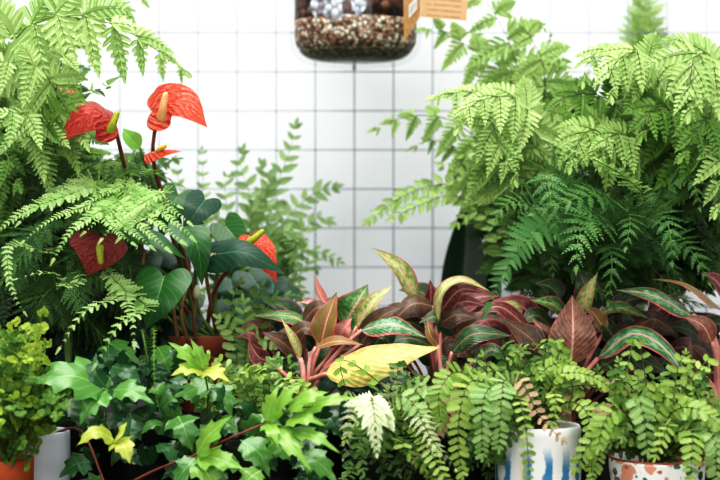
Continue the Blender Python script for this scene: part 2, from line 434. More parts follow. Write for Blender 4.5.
def spray(th, base, boxes, spec, mats, count, lift=.08, spread=.5, seed=1, stem='stem_green', hint=None, **kw):
    """more fronds of the same plant: from the crown, arching up and over to a tip in the box (x0,y0,x1,y1,Y0,Y1)"""
    r = np.random.default_rng(seed); base = np.asarray(base)
    for i in range(count):
        x0, y0, x1, y1, Y0, Y1 = boxes[i % len(boxes)]
        Yt = r.uniform(Y0, Y1); tip = at(r.uniform(x0, x1), r.uniform(y0, y1), Yt)
        d = tip - base
        L = np.linalg.norm(d)
        m1 = base + d * .35 + np.array([0, 0, 1]) * (lift * r.uniform(.6, 1.3)) + r.normal(0, .012, 3)
        m2 = base + d * .72 + np.array([0, 0, 1]) * (lift * r.uniform(.7, 1.2)) + r.normal(0, .012, 3)
        h = nrm(np.array([r.normal(0, .25), -.6 + r.normal(0, .2), .75])) if hint is None else hint
        mt = mats[int(r.integers(len(mats)))]
        add_frond(th, [base, m1, m2, tip], spec, mt, stem, hint=h, seed=int(r.integers(1 << 30)), **kw)

# ------------------------------------------------------------------ broad leaves from a half outline
def outline(kind, n=26):
    if kind == 'ellipse':                            # pointed blade
        t = np.linspace(0, 1, n); w = np.sin(PI * t ** .74) ** .9 * (1 - .5 * t ** 2) * 1.12; w[0] = .03; w[-1] = 0
        return np.stack([t, w * .5], 1), t
    if kind == 'heart':
        a = [(0,.0),(-.06,.05),(-.15,.15),(-.2,.27),(-.17,.39),(-.06,.48),(.08,.5),(.22,.47),(.38,.4),(.54,.31),(.7,.21),(.84,.11),(.94,.04),(1,0)]
    elif kind == 'spathe':
        a = [(0,.0),(-.05,.08),(-.09,.2),(-.08,.33),(0,.44),(.12,.5),(.28,.48),(.46,.4),(.64,.28),(.8,.15),(.92,.05),(1,0)]
    elif kind == 'lobed':
        a = [(0,.015),(.08,.05),(.13,.2),(.12,.34),(.2,.33),(.3,.43),(.42,.5),(.43,.4),(.44,.31),(.5,.28),(.57,.31),(.68,.34),(.69,.25),(.69,.18),(.74,.13),(.86,.08),(1,0)]
    elif kind == 'ivy3':
        a = [(0,.015),(.05,.1),(.1,.3),(.2,.42),(.34,.5),(.38,.34),(.42,.27),(.52,.33),(.6,.34),(.63,.24),(.72,.2),(.8,.19),(.84,.1),(1,0)]
    P = np.array([(x, y, 0) for x, y in a])
    if kind in ('heart', 'spathe'): Q = curve(P, 36)[:, :2]
    else:
        Q = P[:, :2]; Q = np.concatenate([np.linspace(Q[i], Q[i+1], 4)[:-1] for i in range(len(Q)-1)] + [Q[-1:]])
    mx = np.clip(Q[:, 0], 0, 1)
    if kind in ('heart', 'spathe'): mx = np.clip(np.linspace(-.02, 1, len(Q)) ** 1.0, 0, 1) * 1.0; mx = np.maximum(0, np.where(Q[:, 0] < .1, np.linspace(0, .15, len(Q)) * .3, Q[:, 0]))
    if kind in ('lobed', 'ivy3'): mx = np.maximum.accumulate(np.clip(Q[:, 0] - Q[:, 1] * .55, 0, 1))
    if kind != 'ellipse': mx = np.maximum.accumulate(mx)
    return Q, mx
OUT = {k: outline(k) for k in ('ellipse', 'heart', 'spathe', 'lobed', 'ivy3')}
def blade(mb, pts, width, kind='ellipse', hint=UPF, fold=.25, cup=0.0, wave=.0, roll=0.0, cols=6, mi=0, var=.5, seed=0, wavef=3.0):
    """pts: midrib base..tip. fold lifts the halves into a V, cup bends the rims down, roll tilts about the midrib"""
    r = np.random.default_rng(seed); R = curve(pts, 40); L = np.linalg.norm(np.diff(R, axis=0), axis=1).sum()
    T = nrm(np.gradient(R, axis=0)); S = nrm(np.cross(T, nrm(hint)))
    Nn = nrm(np.cross(S, T))
    if roll:
        c, s_ = math.cos(roll), math.sin(roll); S, Nn = S * c + Nn * s_, Nn * c - S * s_
    def frame(x):
        k = np.clip(x, 0, 1) * 39
        f = lambda A: np.stack([np.interp(k, np.arange(40), A[:, q]) for q in range(3)], -1)
        p = f(R); t = f(T)
        p = p + t * (np.minimum(x, 0) * L)[:, None]
        return p, t, nrm(f(S)), nrm(f(Nn))
    Q, mx = OUT[kind]; n = len(Q); ph = r.uniform(0, 6)
    V, F, U = [], [], []
    for si, s in enumerate((1, -1)):
        for c in range(cols + 1):
            q = c / cols
            x = mx * (1 - q) + Q[:, 0] * q; y = Q[:, 1] * q
            p, t, sd, nn = frame(x)
            yy = y * 2
            h = fold * y * width - cup * width * yy * yy * .5 + wave * width * q * q * np.sin(wavef * 2 * PI * x + ph + si * 1.7)
            V.append(p + sd * (s * y * width)[:, None] + nn * h[:, None])
            U.append(np.stack([np.full(n, .5 + .5 * s * q), np.clip(x, 0, 1)], 1))
        b = si * (cols + 1) * n
        for c in range(cols):
            for i in range(n - 1):
                a = b + c * n + i
                f = [a, a + 1, a + n + 1, a + n]
                F.append(f[::-1] if s > 0 else f)
    mb.add(np.concatenate(V), F, np.concatenate(U), var, mi)
    # normals: faces wound so the upper side is along +N
    return R, Nn
def broad(th, name, pts, widthpx, mat, kind='ellipse', stalk=None, stalk_mat='stem_green', stalk_r=.002, stalk_name='leaf_stalk', label=None, **kw):
    mb = MB(); Y = pts[0][2]
    blade(mb, px_pts(pts), m_(widthpx, Y), kind, var=random.random(), seed=random.randint(0, 9999), **kw)
    o = th.part(name, mb, M[mat])
    if label: o['label'] = label
    if stalk:
        s = MB(); s.tube(curve(px_pts(stalk) , 14), stalk_r * 1.15, stalk_r * .8, 8)
        th.part(stalk_name, s, M[stalk_mat], o)
    return o

# ------------------------------------------------------------------ the setting
def struct(name, mb, mat): return tag(mb.build(name, mat, smooth=False), kind='structure')
t = NT('white_wall_paint'); tc = t.n('TexCoord'); nz = t.noise(tc.outputs['Object'], 3, 4)
c = t.mix(t.smooth(nz, .3, .7), lin('#f4f6f9'), lin('#eef1f6'))
p = t.principled(c, .75, .2); b = t.n('Bump'); b.inputs['Strength'].default_value = .1; t.l(t.noise(tc.outputs['Object'], 180, 3), b.inputs['Height']); t.l(b.outputs[0], p.inputs['Normal'])
M['wall'] = t.done(p.outputs[0])
w = MB(); w.box((-1.6, .075, -.9), (1.6, .13, 1.9)); struct('wall_back', w, M['wall'])
M['floor'] = simple('concrete_floor', '#8c8a86', .8, .2, 9, '#7c7a76')
w = MB(); w.box((-1.6, -2.6, -.95), (1.6, .13, -.9)); struct('floor', w, M['floor'])

# welded wire panel hung on the wall: bars 5 cm apart
M['wire'] = simple('galvanised_wire', '#868e9a', .45, .4, 30, '#7c8490')
GX0 = (354.4 - 360) / FPX * 1.9; GZ0 = .293 - (71.6 - 240) / FPX * 1.9
grid = Thing('wire_grid_panel', (0, 0, .0), 'pale grey welded wire grid panel covering the white wall behind the plants', 'wire grid')
xs = [GX0 + .05 * k for k in range(-12, 13)]; zs = [GZ0 + .05 * k for k in range(-9, 8)]
for x in xs:
    q = MB(); q.tube([(x, 0, zs[0] - .01), (x, 0, zs[-1] + .01)], 0.0008, None, 8); grid.part('upright_wire', q, M['wire'])
for z in zs:
    q = MB(); q.tube([(xs[0] - .01, .0022, z), (xs[-1] + .01, .0022, z)], 0.0008, None, 8); grid.part('cross_wire', q, M['wire'])
for x, z in ((xs[1], zs[-2]), (xs[-2], zs[-2]), (xs[1], zs[1]), (xs[-2], zs[1])):
    q = MB(); q.tube([(x, .0, z + .004), (x, .0748, z + .004)], .003, None, 8); grid.part('standoff', q, M['wire'])
q = MB(); q.tube(curve([(GX0, -.004, GZ0 + .004), (GX0, -.012, GZ0 + .002), (GX0, -.014, GZ0 + .008)], 8), .0022, .0018, 8); grid.part('hook', q, simple('dark_hook', '#4c4a48', .5))

# stepped bench that carries the pots
M['bench'] = simple('dark_stained_bench', '#3a2e26', .6, .3, 14, '#2a211c')
bench = Thing('plant_bench', (0, -.35, -.9), 'dark stained stepped bench carrying the potted plants below the wire grid', 'bench')
q = MB(); q.box((-.85, -.75, -.03), (.85, -.02, 0)); bench.part('bench_top', q, M['bench'], smooth=False)
q = MB(); q.box((-.85, -.335, 0.0), (.85, -.025, .11)); bench.part('back_step', q, M['bench'], smooth=False)
for x in (-.8, .8):
    for y in (-.71, -.06):
        q = MB(); q.box((x - .025, y - .025, -.9), (x + .025, y + .025, -.03)); bench.part('leg', q, M['bench'], smooth=False)

# ------------------------------------------------------------------ pots
def terracotta(name, a, b):
    t = NT(name); tc = t.n('TexCoord'); nz = t.noise(tc.outputs['Object'], 30, 5)
    p = t.principled(t.mix(t.smooth(nz, .3, .75), lin(a), lin(b)), .75, .25)
    bm = t.n('Bump'); bm.inputs['Strength'].default_value = .15; t.l(t.noise(tc.outputs['Object'], 250, 2), bm.inputs['Height']); t.l(bm.outputs[0], p.inputs['Normal'])
    return t.done(p.outputs[0])
M['terracotta'] = terracotta('terracotta', '#c8683c', '#b4552e')
M['terracotta_dark'] = terracotta('old_terracotta', '#a4563c', '#8a452e')
M['plastic'] = simple('dark_nursery_plastic', '#22251f', .5, .3)
M['white_glaze'] = simple('white_glaze', '#dcdfe6', .35, .5, 20, '#d2d6de')
M['soil'] = simple('potting_soil', '#2c2019', .95, .1, 120, '#4a382a')
def obj_angle(t):
    tc = t.n('TexCoord'); sp = t.n('SeparateXYZ'); t.l(tc.outputs['Object'], sp.inputs[0])
    ang = t.math('ARCTAN2', sp.outputs[1], sp.outputs[0]); return tc, sp, ang
def striped_mat():
    t = NT('white_glaze_blue_stripes'); tc, sp, ang = obj_angle(t)
    nz = t.noise(tc.outputs['Object'], 55, 4, .65); nz2 = t.noise(tc.outputs['Object'], 14, 2)
    s = t.math('SINE', t.math('ADD', t.math('MULTIPLY', ang, 13.0), t.math('MULTIPLY', nz2, 5.0)))
    s2 = t.math('ADD', s, t.math('MULTIPLY', t.math('SUBTRACT', nz, .5), 3.4))
    f = t.smooth(s2, -.05, .45)
    zf = t.math('SUBTRACT', 1.0, t.smooth(t.math('ADD', sp.outputs[2], t.math('MULTIPLY', nz2, .03)), .098, .122))
    col = t.mix(t.math('MULTIPLY', f, zf), lin('#f2f1ee'), t.mix(nz, lin('#1f6ca0'), lin('#5fa4cc')))
    yel = t.math('MULTIPLY', t.smooth(t.math('SINE', t.math('MULTIPLY_ADD', ang, 3.0, 1.4)), .93, 1.0), .5)
    col = t.mix(t.math('MULTIPLY', yel, zf), col, lin('#d8cf7a'))
    p = t.principled(col, .28, .5)
    b = t.n('Bump'); b.inputs['Strength'].default_value = .2; b.inputs['Distance'].default_value = .002; t.l(nz2, b.inputs['Height']); t.l(b.outputs[0], p.inputs['Normal'])
    return t.done(p.outputs[0])
M['striped'] = striped_mat()
def splotch_mat():
    t = NT('white_glaze_pink_green_splotches'); tc = t.n('TexCoord')
    nz = t.n('TexNoise'); nz.inputs['Scale'].default_value = 70; t.l(tc.outputs['Object'], nz.inputs['Vector'])
    vec = t.n('Mix', data_type='VECTOR'); vec.inputs[0].default_value = .012
    t.l(tc.outputs['Object'], vec.inputs[4]); t.l(nz.outputs['Color'], vec.inputs[5])
    def spots(scale, th, soft, seed):
        mp = t.n('Mapping'); t.l(vec.outputs[1], mp.inputs[0]); mp.inputs['Location'].default_value = (seed, seed * .7, seed * .3)
        v = t.n('TexVoronoi'); v.inputs['Scale'].default_value = scale; t.l(mp.outputs[0], v.inputs['Vector'])
        sp = t.n('SeparateColor'); t.l(v.outputs['Color'], sp.inputs[0])
        near = t.math('SUBTRACT', 1.0, t.smooth(v.outputs['Distance'], th, th + soft))
        return near, sp.outputs[0], sp.outputs[1]
    col = lin('#efeee9')
    n1, r1, g1 = spots(64, .46, .05, 3.1)
    col = t.mix(t.math('MULTIPLY', n1, t.math('GREATER_THAN', r1, .3)), col, t.mix(g1, lin('#d48c76'), lin('#e2a890')))
    n2, r2, g2 = spots(100, .4, .05, 5.2)
    col = t.mix(t.math('MULTIPLY', n2, t.math('GREATER_THAN', r2, .5)), col, t.mix(g2, lin('#274a38'), lin('#4c7858')))
    n3, r3, g3 = spots(150, .3, .06, 1.7)
    col = t.mix(t.math('MULTIPLY', n3, t.math('GREATER_THAN', r3, .8)), col, lin('#b8664e'))
    p = t.principled(col, .3, .5); return t.done(p.outputs[0])
M['splotch'] = splotch_mat()

def pot(th, cx, cy, z0, r, h, mat, style='taper', rim_mat=None):
    th_ = .004
    if style == 'taper':
        pr = [(0, 0), (r*.7, 0), (r*.74, .002), (r*.92, h*.72), (r*.93, h*.74), (r, h*.75), (r*1.02, h*.99), (r*1.01, h), (r*.95, h), (r*.92, h*.85), (r*.68, .008), (0, .008)]
    elif style == 'straight':
        pr = [(0, 0), (r*.86, 0), (r*.93, .003), (r*.97, h*.3), (r, h*.7), (r*1.0, h*.94), (r*.985, h*.985), (r*.95, h), (r*.91, h*.985), (r*.89, h*.8), (r*.82, .01), (0, .01)]
    else:
        pr = [(0, 0), (r*.62, 0), (r*.7, .003), (r*.86, h*.4), (r*.96, h*.75), (r, h*.97), (r*.985, h), (r*.94, h), (r*.92, h*.85), (r*.64, .01), (0, .01)]
    q = MB(); q.lathe(pr, (cx, cy, z0), 48)
    o = th.part('pot', q, M[mat])
    if rim_mat:
        q = MB(); q.lathe([(r*.985, h*.992), (r*.995, h*.995), (r*.99, h*1.008), (r*.945, h*1.008), (r*.94, h*.985)], (cx, cy, z0), 48); th.part('rim', q, M[rim_mat], o)
    q = MB(); zz = h * .88
    k = 28; V = [(cx, cy, z0 + zz + .006)] + [(cx + r*.915*rr*math.cos(2*PI*i/k), cy + r*.915*rr*math.sin(2*PI*i/k), z0 + zz + random.uniform(0, .004) * (rr < 1)) for rr in (.5, 1) for i in range(k)]
    F = [[0, 1+i, 1+(i+1) % k] for i in range(k)] + [[1+i, 1+k+i, 1+k+(i+1) % k, 1+(i+1) % k] for i in range(k)]
    q.add(V, F); th.part('soil', q, M['soil'])
    return np.array([cx, cy, z0 + zz + .003])

def px_base(px, Y, z): 
    d = Y - CAM[1]; return ((px - 360) / FPX * d, Y, z)

# ================= left fern: broad pale fronds over the top left corner
b = px_base(40, -.24, .11)
TH = Thing('potted_fern', b, 'pale green fern with broad drooping fronds in the top left corner', 'fern')
crown = pot(TH, *b, .06, .1, 'plastic')
G = (.3, -.75, .6)
add_frond(TH, [crown] + px_pts([(0,150,-.34),(8,50,-.42),(48,18,-.46),(90,17,-.47),(140,38,-.47),(187,74,-.46)]), 'leather', 'fern_bright', start=.5, n=17, plen=.058, hint=(.05,-.95,.3), droop=.6, seed=3)
add_frond(TH, [crown] + px_pts([(20,150,-.36),(40,45,-.42),(62,8,-.43),(110,5,-.42),(150,-2,-.40)]), 'leather', 'fern_bright', start=.5, n=13, plen=.048, hint=(.1,-.9,.4), droop=.3, seed=4)
add_frond(TH, [crown] + px_pts([(50,190,-.36),(60,110,-.45),(40,68,-.5),(5,62,-.52),(-50,90,-.52)]), 'leather', 'fern_bright', start=.6, n=12, plen=.036, hint=(-.1,-.9,.4), droop=.8, seed=5)
add_frond(TH, [crown] + px_pts([(40,200,-.36),(36,130,-.46),(14,112,-.52),(-40,130,-.54)]), 'leather', 'fern_bright', start=.62, n=11, plen=.034, hint=(0,-.9,.4), droop=.8, seed=6)
add_frond(TH, [crown] + px_pts([(40,200,-.36),(52,120,-.44),(62,60,-.49),(80,40,-.5),(95,62,-.51)]), 'leather', 'fern_bright', start=.6, n=11, plen=.026, hint=(.2,-.9,.4), droop=.7, seed=8)
add_frond(TH, [crown] + px_pts([(40,190,-.34),(56,130,-.38),(78,100,-.42),(108,88,-.42)]), 'leather', 'fern_mid', start=.4, n=11, plen=.034, hint=(.2,-.7,.6), droop=.3, seed=9)
add_frond(TH, [crown] + px_pts([(50,220,-.32),(70,180,-.37),(110,160,-.4),(150,170,-.42)]), 'leather', 'fern_mid', start=.3, n=14, plen=.04, hint=(.1,-.5,.8), droop=.4, seed=10)
add_frond(TH, [crown] + px_pts([(20,200,-.34),(-10,150,-.4),(0,140,-.44),(20,190,-.47)]), 'leather', 'fern_mid', start=.4, n=12, plen=.045, hint=(.1,-.7,.7), droop=.5, seed=11)
spray(TH, crown, [(0,90,90,200,-.4,-.26),(-40,60,40,180,-.44,-.3),(60,140,160,220,-.38,-.25),(0,150,120,230,-.36,-.22)], 'leather', ['fern_shade','fern_mid','fern_shade'], 26, seed=21, n=13, plen=.042, lift=.05)
spray(TH, crown, [(-60,-20,30,90,-.34,-.2),(10,40,90,120,-.32,-.22)], 'leather', ['fern_mid','fern_shade'], 7, seed=22, n=13, plen=.045, lift=.05)

add_frond(TH, [crown] + px_pts([(45,160,-.44),(58,116,-.5),(82,97,-.52),(108,83,-.52)]), 'sword', 'fern_mid', hint=(.1,-.95,.3), start=.62, plen=.026, n=11, seed=19)
add_frond(TH, [crown] + px_pts([(45,160,-.44),(50,120,-.49),(66,92,-.5),(82,76,-.5)]), 'sword', 'fern_mid', hint=(.1,-.95,.3), start=.62, plen=.024, n=11, seed=20)
spray(TH, crown, [(110,150,205,235,-.3,-.2),(-40,240,60,320,-.34,-.2),(60,150,170,200,-.3,-.2),(30,250,110,330,-.32,-.22)], 'leather', ['fern_shade','fern_shade','fern_mid'], 30, seed=23, n=13, plen=.042, lift=.04)
# ================= lacy fern: feathery fronds drooping over the anthurium
b = px_base(70, -.385, 0.0)
TH = Thing('potted_fern', b, 'feathery lacy fern arching in front of the red anthurium, left of centre', 'fern')
crown = pot(TH, *b, .045, .115, 'plastic'); crown2 = at(70, 262, -.39)
def lf(tip, mids, **kw):
    k = dict(hint=(0,-.55,.85), seed=random.randint(0, 99999)); k.update(kw); mat = k.pop('mat', 'fern_lacy')
    add_frond(TH, [crown, crown2] + px_pts(mids) + [at(*tip)], k.pop('spec', 'lacy'), mat, **k)
lf((-6, 234, -0.53), [(100, 190, -0.44), (60, 198, -0.49), (22, 213, -0.52)], spec='feather', start=.42, plen=0.0188, n=46, hint=(0,-.85,.52))
lf((24, 241, -0.55), [(108, 203, -0.46), (80, 208, -0.5), (48, 221, -0.54)], spec='feather', start=.42, plen=0.0109, n=46, hint=(0,-.85,.52))
lf((54, 259, -0.56), [(122, 203, -0.47), (98, 212, -0.52), (70, 232, -0.55)], spec='feather', start=.42, plen=0.0159, n=46, hint=(0,-.85,.52))
lf((102, 239, -0.57), [(162, 196, -0.48), (140, 204, -0.53), (116, 222, -0.56)], spec='feather', start=.42, plen=0.0145, n=46, hint=(0,-.85,.52))
lf((191, 237, -0.54), [(128, 198, -0.47), (152, 206, -0.51), (175, 222, -0.535)], spec='feather', start=.42, plen=0.0174, n=46, hint=(0,-.85,.52))
lf((181, 241, -0.55), [(120, 202, -0.47), (145, 214, -0.52), (166, 230, -0.545)], spec='feather', start=.42, plen=0.0174, n=46, hint=(0,-.85,.52))
lf((166, 248, -0.56), [(110, 203, -0.47), (132, 218, -0.53), (152, 236, -0.555)], spec='feather', start=.42, plen=0.0174, n=46, hint=(0,-.85,.52))
lf((150, 246, -0.57), [(100, 206, -0.47), (118, 220, -0.53), (138, 236, -0.565)], spec='feather', start=.42, plen=0.0159, n=46, hint=(0,-.85,.52))
lf((132, 243, -0.575), [(92, 208, -0.48), (108, 222, -0.54), (122, 236, -0.57)], spec='feather', start=.42, plen=0.0145, n=46, hint=(0,-.85,.52))
lf((188, 222, -0.51), [(120, 194, -0.45), (150, 198, -0.49), (172, 210, -0.505)], spec='feather', start=.42, plen=0.0159, n=46, hint=(0,-.85,.52))
lf((178, 206, -0.48), [(110, 190, -0.43), (140, 190, -0.46), (162, 198, -0.475)], spec='feather', start=.42, plen=0.0145, n=46, hint=(0,-.85,.52))
lf((20, 222, -0.5), [(95, 186, -0.42), (62, 190, -0.46), (38, 204, -0.49)], spec='feather', start=.42, plen=0.0159, n=46, hint=(0,-.85,.52))
lf((70, 215, -0.5), [(130, 188, -0.43), (110, 190, -0.47), (88, 202, -0.49)], spec='feather', start=.42, plen=0.0145, n=46, hint=(0,-.85,.52))
lf((118, 186, -0.45), [(80, 205, -0.42), (96, 193, -0.44)], spec='feather', start=.42, plen=0.0145, n=46, hint=(0,-.85,.52))
lf((85, 232, -0.54), [(140, 198, -0.46), (122, 205, -0.5), (100, 219, -0.53)], spec='feather', start=.42, plen=0.0145, n=46, hint=(0,-.85,.52))
lf((120, 238, -0.56), [(150, 200, -0.47), (142, 210, -0.52), (130, 226, -0.55)], spec='feather', start=.42, plen=0.0159, n=46, hint=(0,-.85,.52))
lf((150,200,-.46), [(90,205,-.43),(115,190,-.46)], spec='plume', start=.4, plen=0.054, n=14)
lf((182,186,-.44), [(80,205,-.4),(110,180,-.43),(150,172,-.45)], spec='plume', start=.35, plen=0.047, n=16, mat='fern_mid')
lf((24,312,-.53), [(45,252,-.46),(12,245,-.5),(8,270,-.52),(14,296,-.53)], start=.45, plen=.012, n=34, spec='feather')
lf((17,279,-.55), [(80,280,-.47),(64,286,-.51),(60,276,-.53),(42,272,-.55)], start=.55, plen=.0115, n=20, spec='feather')
lf((60,348,-.56), [(120,290,-.47),(112,300,-.52),(84,312,-.55)], start=.5, plen=.0165, n=24, spec='feather')
lf((96,364,-.57), [(140,300,-.48),(140,312,-.53),(118,325,-.56)], start=.5, plen=.0165, n=24, spec='feather')
lf((134,342,-.56), [(120,285,-.47),(126,300,-.52),(132,318,-.55)], start=.5, plen=.0165, n=24, spec='feather')
spray(TH, crown2, [(80,330,150,395,-.4,-.3),(60,300,130,350,-.36,-.28),(10,330,90,390,-.42,-.32)], 'lacy', ['fern_shade'], 15, seed=32, n=12, plen=.04, lift=.03, start=.3)
spray(TH, crown2, [(0,190,60,240,-.42,-.3),(60,180,180,220,-.4,-.3),(0,250,60,330,-.44,-.34),(60,290,140,330,-.46,-.38)], 'lacy', ['fern_cool','fern_shade'], 30, seed=31, n=13, plen=.036, lift=.03, start=.35)

# ================= anthurium
b = px_base(200, -.32, .0)
b = px_base(205, -.30, .11)
TH = Thing('anthurium', b, 'red flowering anthurium with glossy heart leaves in a terracotta pot', 'anthurium')
crown = pot(TH, *b, .05, .082, 'terracotta_dark')
def flower(base, mid, tip, wpx, mat, spx, stem, hint, spad='spadix', sr=.0042, **kw):
    Y = base[2]
    mb = MB(); blade(mb, px_pts([base, mid, tip]), m_(wpx, Y), 'spathe', hint=hint, cols=8, seed=random.randint(0, 999), **kw)
    fl = TH.part('flower', mb, M[mat])
    q = MB(); c = curve(px_pts(spx), 14); q.tube(c, [sr*.8]+list(np.linspace(sr, sr*.62, 12))+[sr*.25], None, 10); TH.part('spadix', q, M[spad], fl)
    q = MB(); q.tube(curve([crown] + px_pts(stem), 24), .0026, .002, 8); TH.part('flower_stem', q, M['stem_red'], fl)
flower((113,121,-.46), (88,114,-.48), (60,143,-.485), 46, 'spathe_red', [(110,132,-.485),(113,124,-.49),(118,111,-.49)], [(150,270,-.32),(128,180,-.4),(114,123,-.455)], (.12,-.86,.5), spad='spadix_green', fold=.0, cup=.45)
flower((152,111,-.35), (180,102,-.37), (208,128,-.385), 48, 'spathe_orange', [(161,121,-.378),(163,108,-.384),(166,92,-.384)], [(180,240,-.31),(154,165,-.335),(157,115,-.348)], (.1,-.95,.35), spad='spadix_pale', fold=0, cup=.08, sr=.0048)
flower((150,152,-.36), (163,150,-.375), (182,152,-.385), 24, 'spathe_orange', [(158,151,-.372),(162,148,-.376),(167,145,-.376)], [(176,250,-.31),(158,180,-.34),(152,155,-.355)], (0,-.55,.85), fold=-.1, cup=.6, sr=.003)
flower((100,236,-.45), (96,254,-.46), (88,276,-.46), 58, 'spathe_dull', [(100,246,-.468),(100,254,-.473),(101,265,-.473)], [(170,290,-.33),(118,265,-.4),(101,242,-.44)], (.1,-.97,.1), spad='spadix_green', fold=.3, cup=.5)
flower((252,236,-.37), (263,252,-.385), (277,283,-.385), 36, 'spathe_orange', [(248,243,-.385),(255,238,-.388),(264,230,-.388)], [(215,290,-.32),(240,255,-.35),(251,240,-.365)], (.35,-.85,.3), spad='spadix_green', fold=.1, cup=.4)
flower((70,90,-.33), (62,92,-.34), (50,96,-.34), 22, 'spathe_orange', [(64,92,-.345),(65,84,-.347),(66,76,-.347)], [(120,250,-.3),(80,160,-.31),(70,95,-.325)], (0,-.7,.6), spad='spadix_pale', cup=.4, sr=.003)
def al(pts, w, mat='anth', stem=None, sm='stem_green', hint=(0,-.8,.6), kind='heart', **kw):
    st = None
    o = broad(TH, 'leaf', pts, w, mat, kind, hint=hint, **kw)
    if stem:
        q = MB(); q.tube(curve([crown + np.array([random.uniform(-.02,.02), random.uniform(-.02,.02), 0])] + px_pts(stem) + [at(*pts[0])], 20), .0022, .0018, 8); TH.part('leaf_stalk', q, M[sm], o)
al([(164,277,-.43),(157,300,-.445),(146,329,-.44)], 58, 'anth', [(190,330,-.36),(176,292,-.4)], 'stem_green', (-.15,-.95,.3), fold=.22, cup=.25)
al([(186,228,-.4),(198,248,-.415),(202,286,-.41)], 36, 'anth', [(190,300,-.34),(180,250,-.38)], 'stem_green', (.25,-.9,.35), fold=.3, cup=.2)
al([(216,254,-.4),(245,253,-.41),(284,273,-.41)], 40, 'anth_blue', [(212,310,-.34),(206,268,-.385)], 'stem_brown', (.1,-.85,.55), fold=.05, cup=.3)
al([(205,200,-.38),(196,212,-.395),(183,236,-.4)], 36, 'anth_blue', [(196,300,-.33),(200,220,-.37)], 'stem_green', (.1,-.9,.4), fold=.15, cup=.2)
al([(135,232,-.4),(158,240,-.42),(187,260,-.42)], 30, 'anth', [(160,300,-.34),(140,250,-.38)], 'stem_green', (0,-.6,.8), fold=.1, cup=.3)
al([(108,275,-.38),(98,292,-.395),(88,325,-.39)], 52, 'anth_blue', [(160,330,-.33),(118,290,-.36)], 'stem_green', (.1,-.95,.3), fold=.2, cup=.2)
al([(140,148,-.34),(130,138,-.345),(123,128,-.34)], 18, 'anth_new', [(175,240,-.31),(148,170,-.33)], 'stem_green', (.2,-.9,.4), fold=.4, kind='ellipse')
al([(225,225,-.33),(236,240,-.34),(240,262,-.34)], 34, 'anth', [(215,300,-.31),(222,240,-.32)], 'stem_green', (0,-.9,.4), fold=.15)
al([(120,205,-.33),(108,222,-.34),(100,250,-.34)], 44, 'anth_blue', [(170,300,-.31),(130,230,-.32)], 'stem_green', (0,-.9,.4), fold=.15)
al([(178,195,-.32),(170,210,-.33),(160,240,-.33)], 40, 'anth', [(190,300,-.3),(180,220,-.31)], 'stem_green', (-.1,-.9,.4), fold=.15)
al([(150,300,-.36),(142,318,-.37),(130,345,-.37)], 36, 'anth_blue', [(190,340,-.33),(160,310,-.35)], 'stem_green', (0,-.95,.3), fold=.15)
al([(250,300,-.3),(262,310,-.31),(285,335,-.31)], 36, 'anth_blue', [(225,330,-.29),(240,305,-.3)], 'stem_green', (.1,-.9,.4), fold=.15)
r = np.random.default_rng(17)
for i in range(30):
    x = r.uniform(80, 190); y = r.uniform(250, 340); Yq = r.uniform(-.34, -.25); dx = r.normal(0, 14); L = r.uniform(28, 44)
    al([(x, y, Yq), (x + dx * .5, y + L * .4, Yq - .012), (x + dx, y + L, Yq - .012)], r.uniform(30, 46), ['anth_blue','anth'][i % 4 == 0], [((x + 205) / 2, min(345, y + 25), -.3)] if i % 2 else None, hint=(r.normal(0, .25), -.9, .4), fold=.15, cup=.15)
for i in range(12):
    x = r.uniform(222, 290); y = r.uniform(270, 335); Yq = r.uniform(-.26, -.2); dx = r.normal(0, 12); L = r.uniform(26, 38)
    al([(x, y, Yq), (x + dx * .5, y + L * .4, Yq - .012), (x + dx, y + L, Yq - .012)], r.uniform(28, 38), 'anth_blue', None, hint=(r.normal(0, .25), -.9, .4), fold=.15, cup=.15)
for i in range(28):
    x = r.uniform(72, 172); y = r.uniform(318, 385); Yq = r.uniform(-.37, -.3); dx = r.normal(0, 12); L = r.uniform(28, 40)
    al([(x, y, Yq), (x + dx * .5, y + L * .4, Yq - .012), (x + dx, y + L, Yq - .012)], r.uniform(30, 42), 'anth_blue', None, hint=(r.normal(0, .25), -.9, .4), fold=.15, cup=.15)
for pts in ([(178,340,-.37),(174,310,-.38),(176,280,-.37)], [(188,342,-.37),(181,315,-.385),(186,290,-.375)], [(196,340,-.36),(194,318,-.375),(196,296,-.38)], [(143,310,-.4),(141,275,-.405),(145,250,-.4)]):
    q = MB(); q.tube(curve(px_pts(pts), 12), .0022, .0017, 8); TH.part('stalk', q, M['stem_brown'])
q = MB(); q.tube(curve(px_pts([(196,299,-.38),(197,292,-.382),(197,285,-.383)]), 8), [.002,.0035,.0042,.0045,.0042,.0035,.0025,.001], None, 8); TH.part('bud', q, simple('cream_bud', '#cdd2a0', .5))

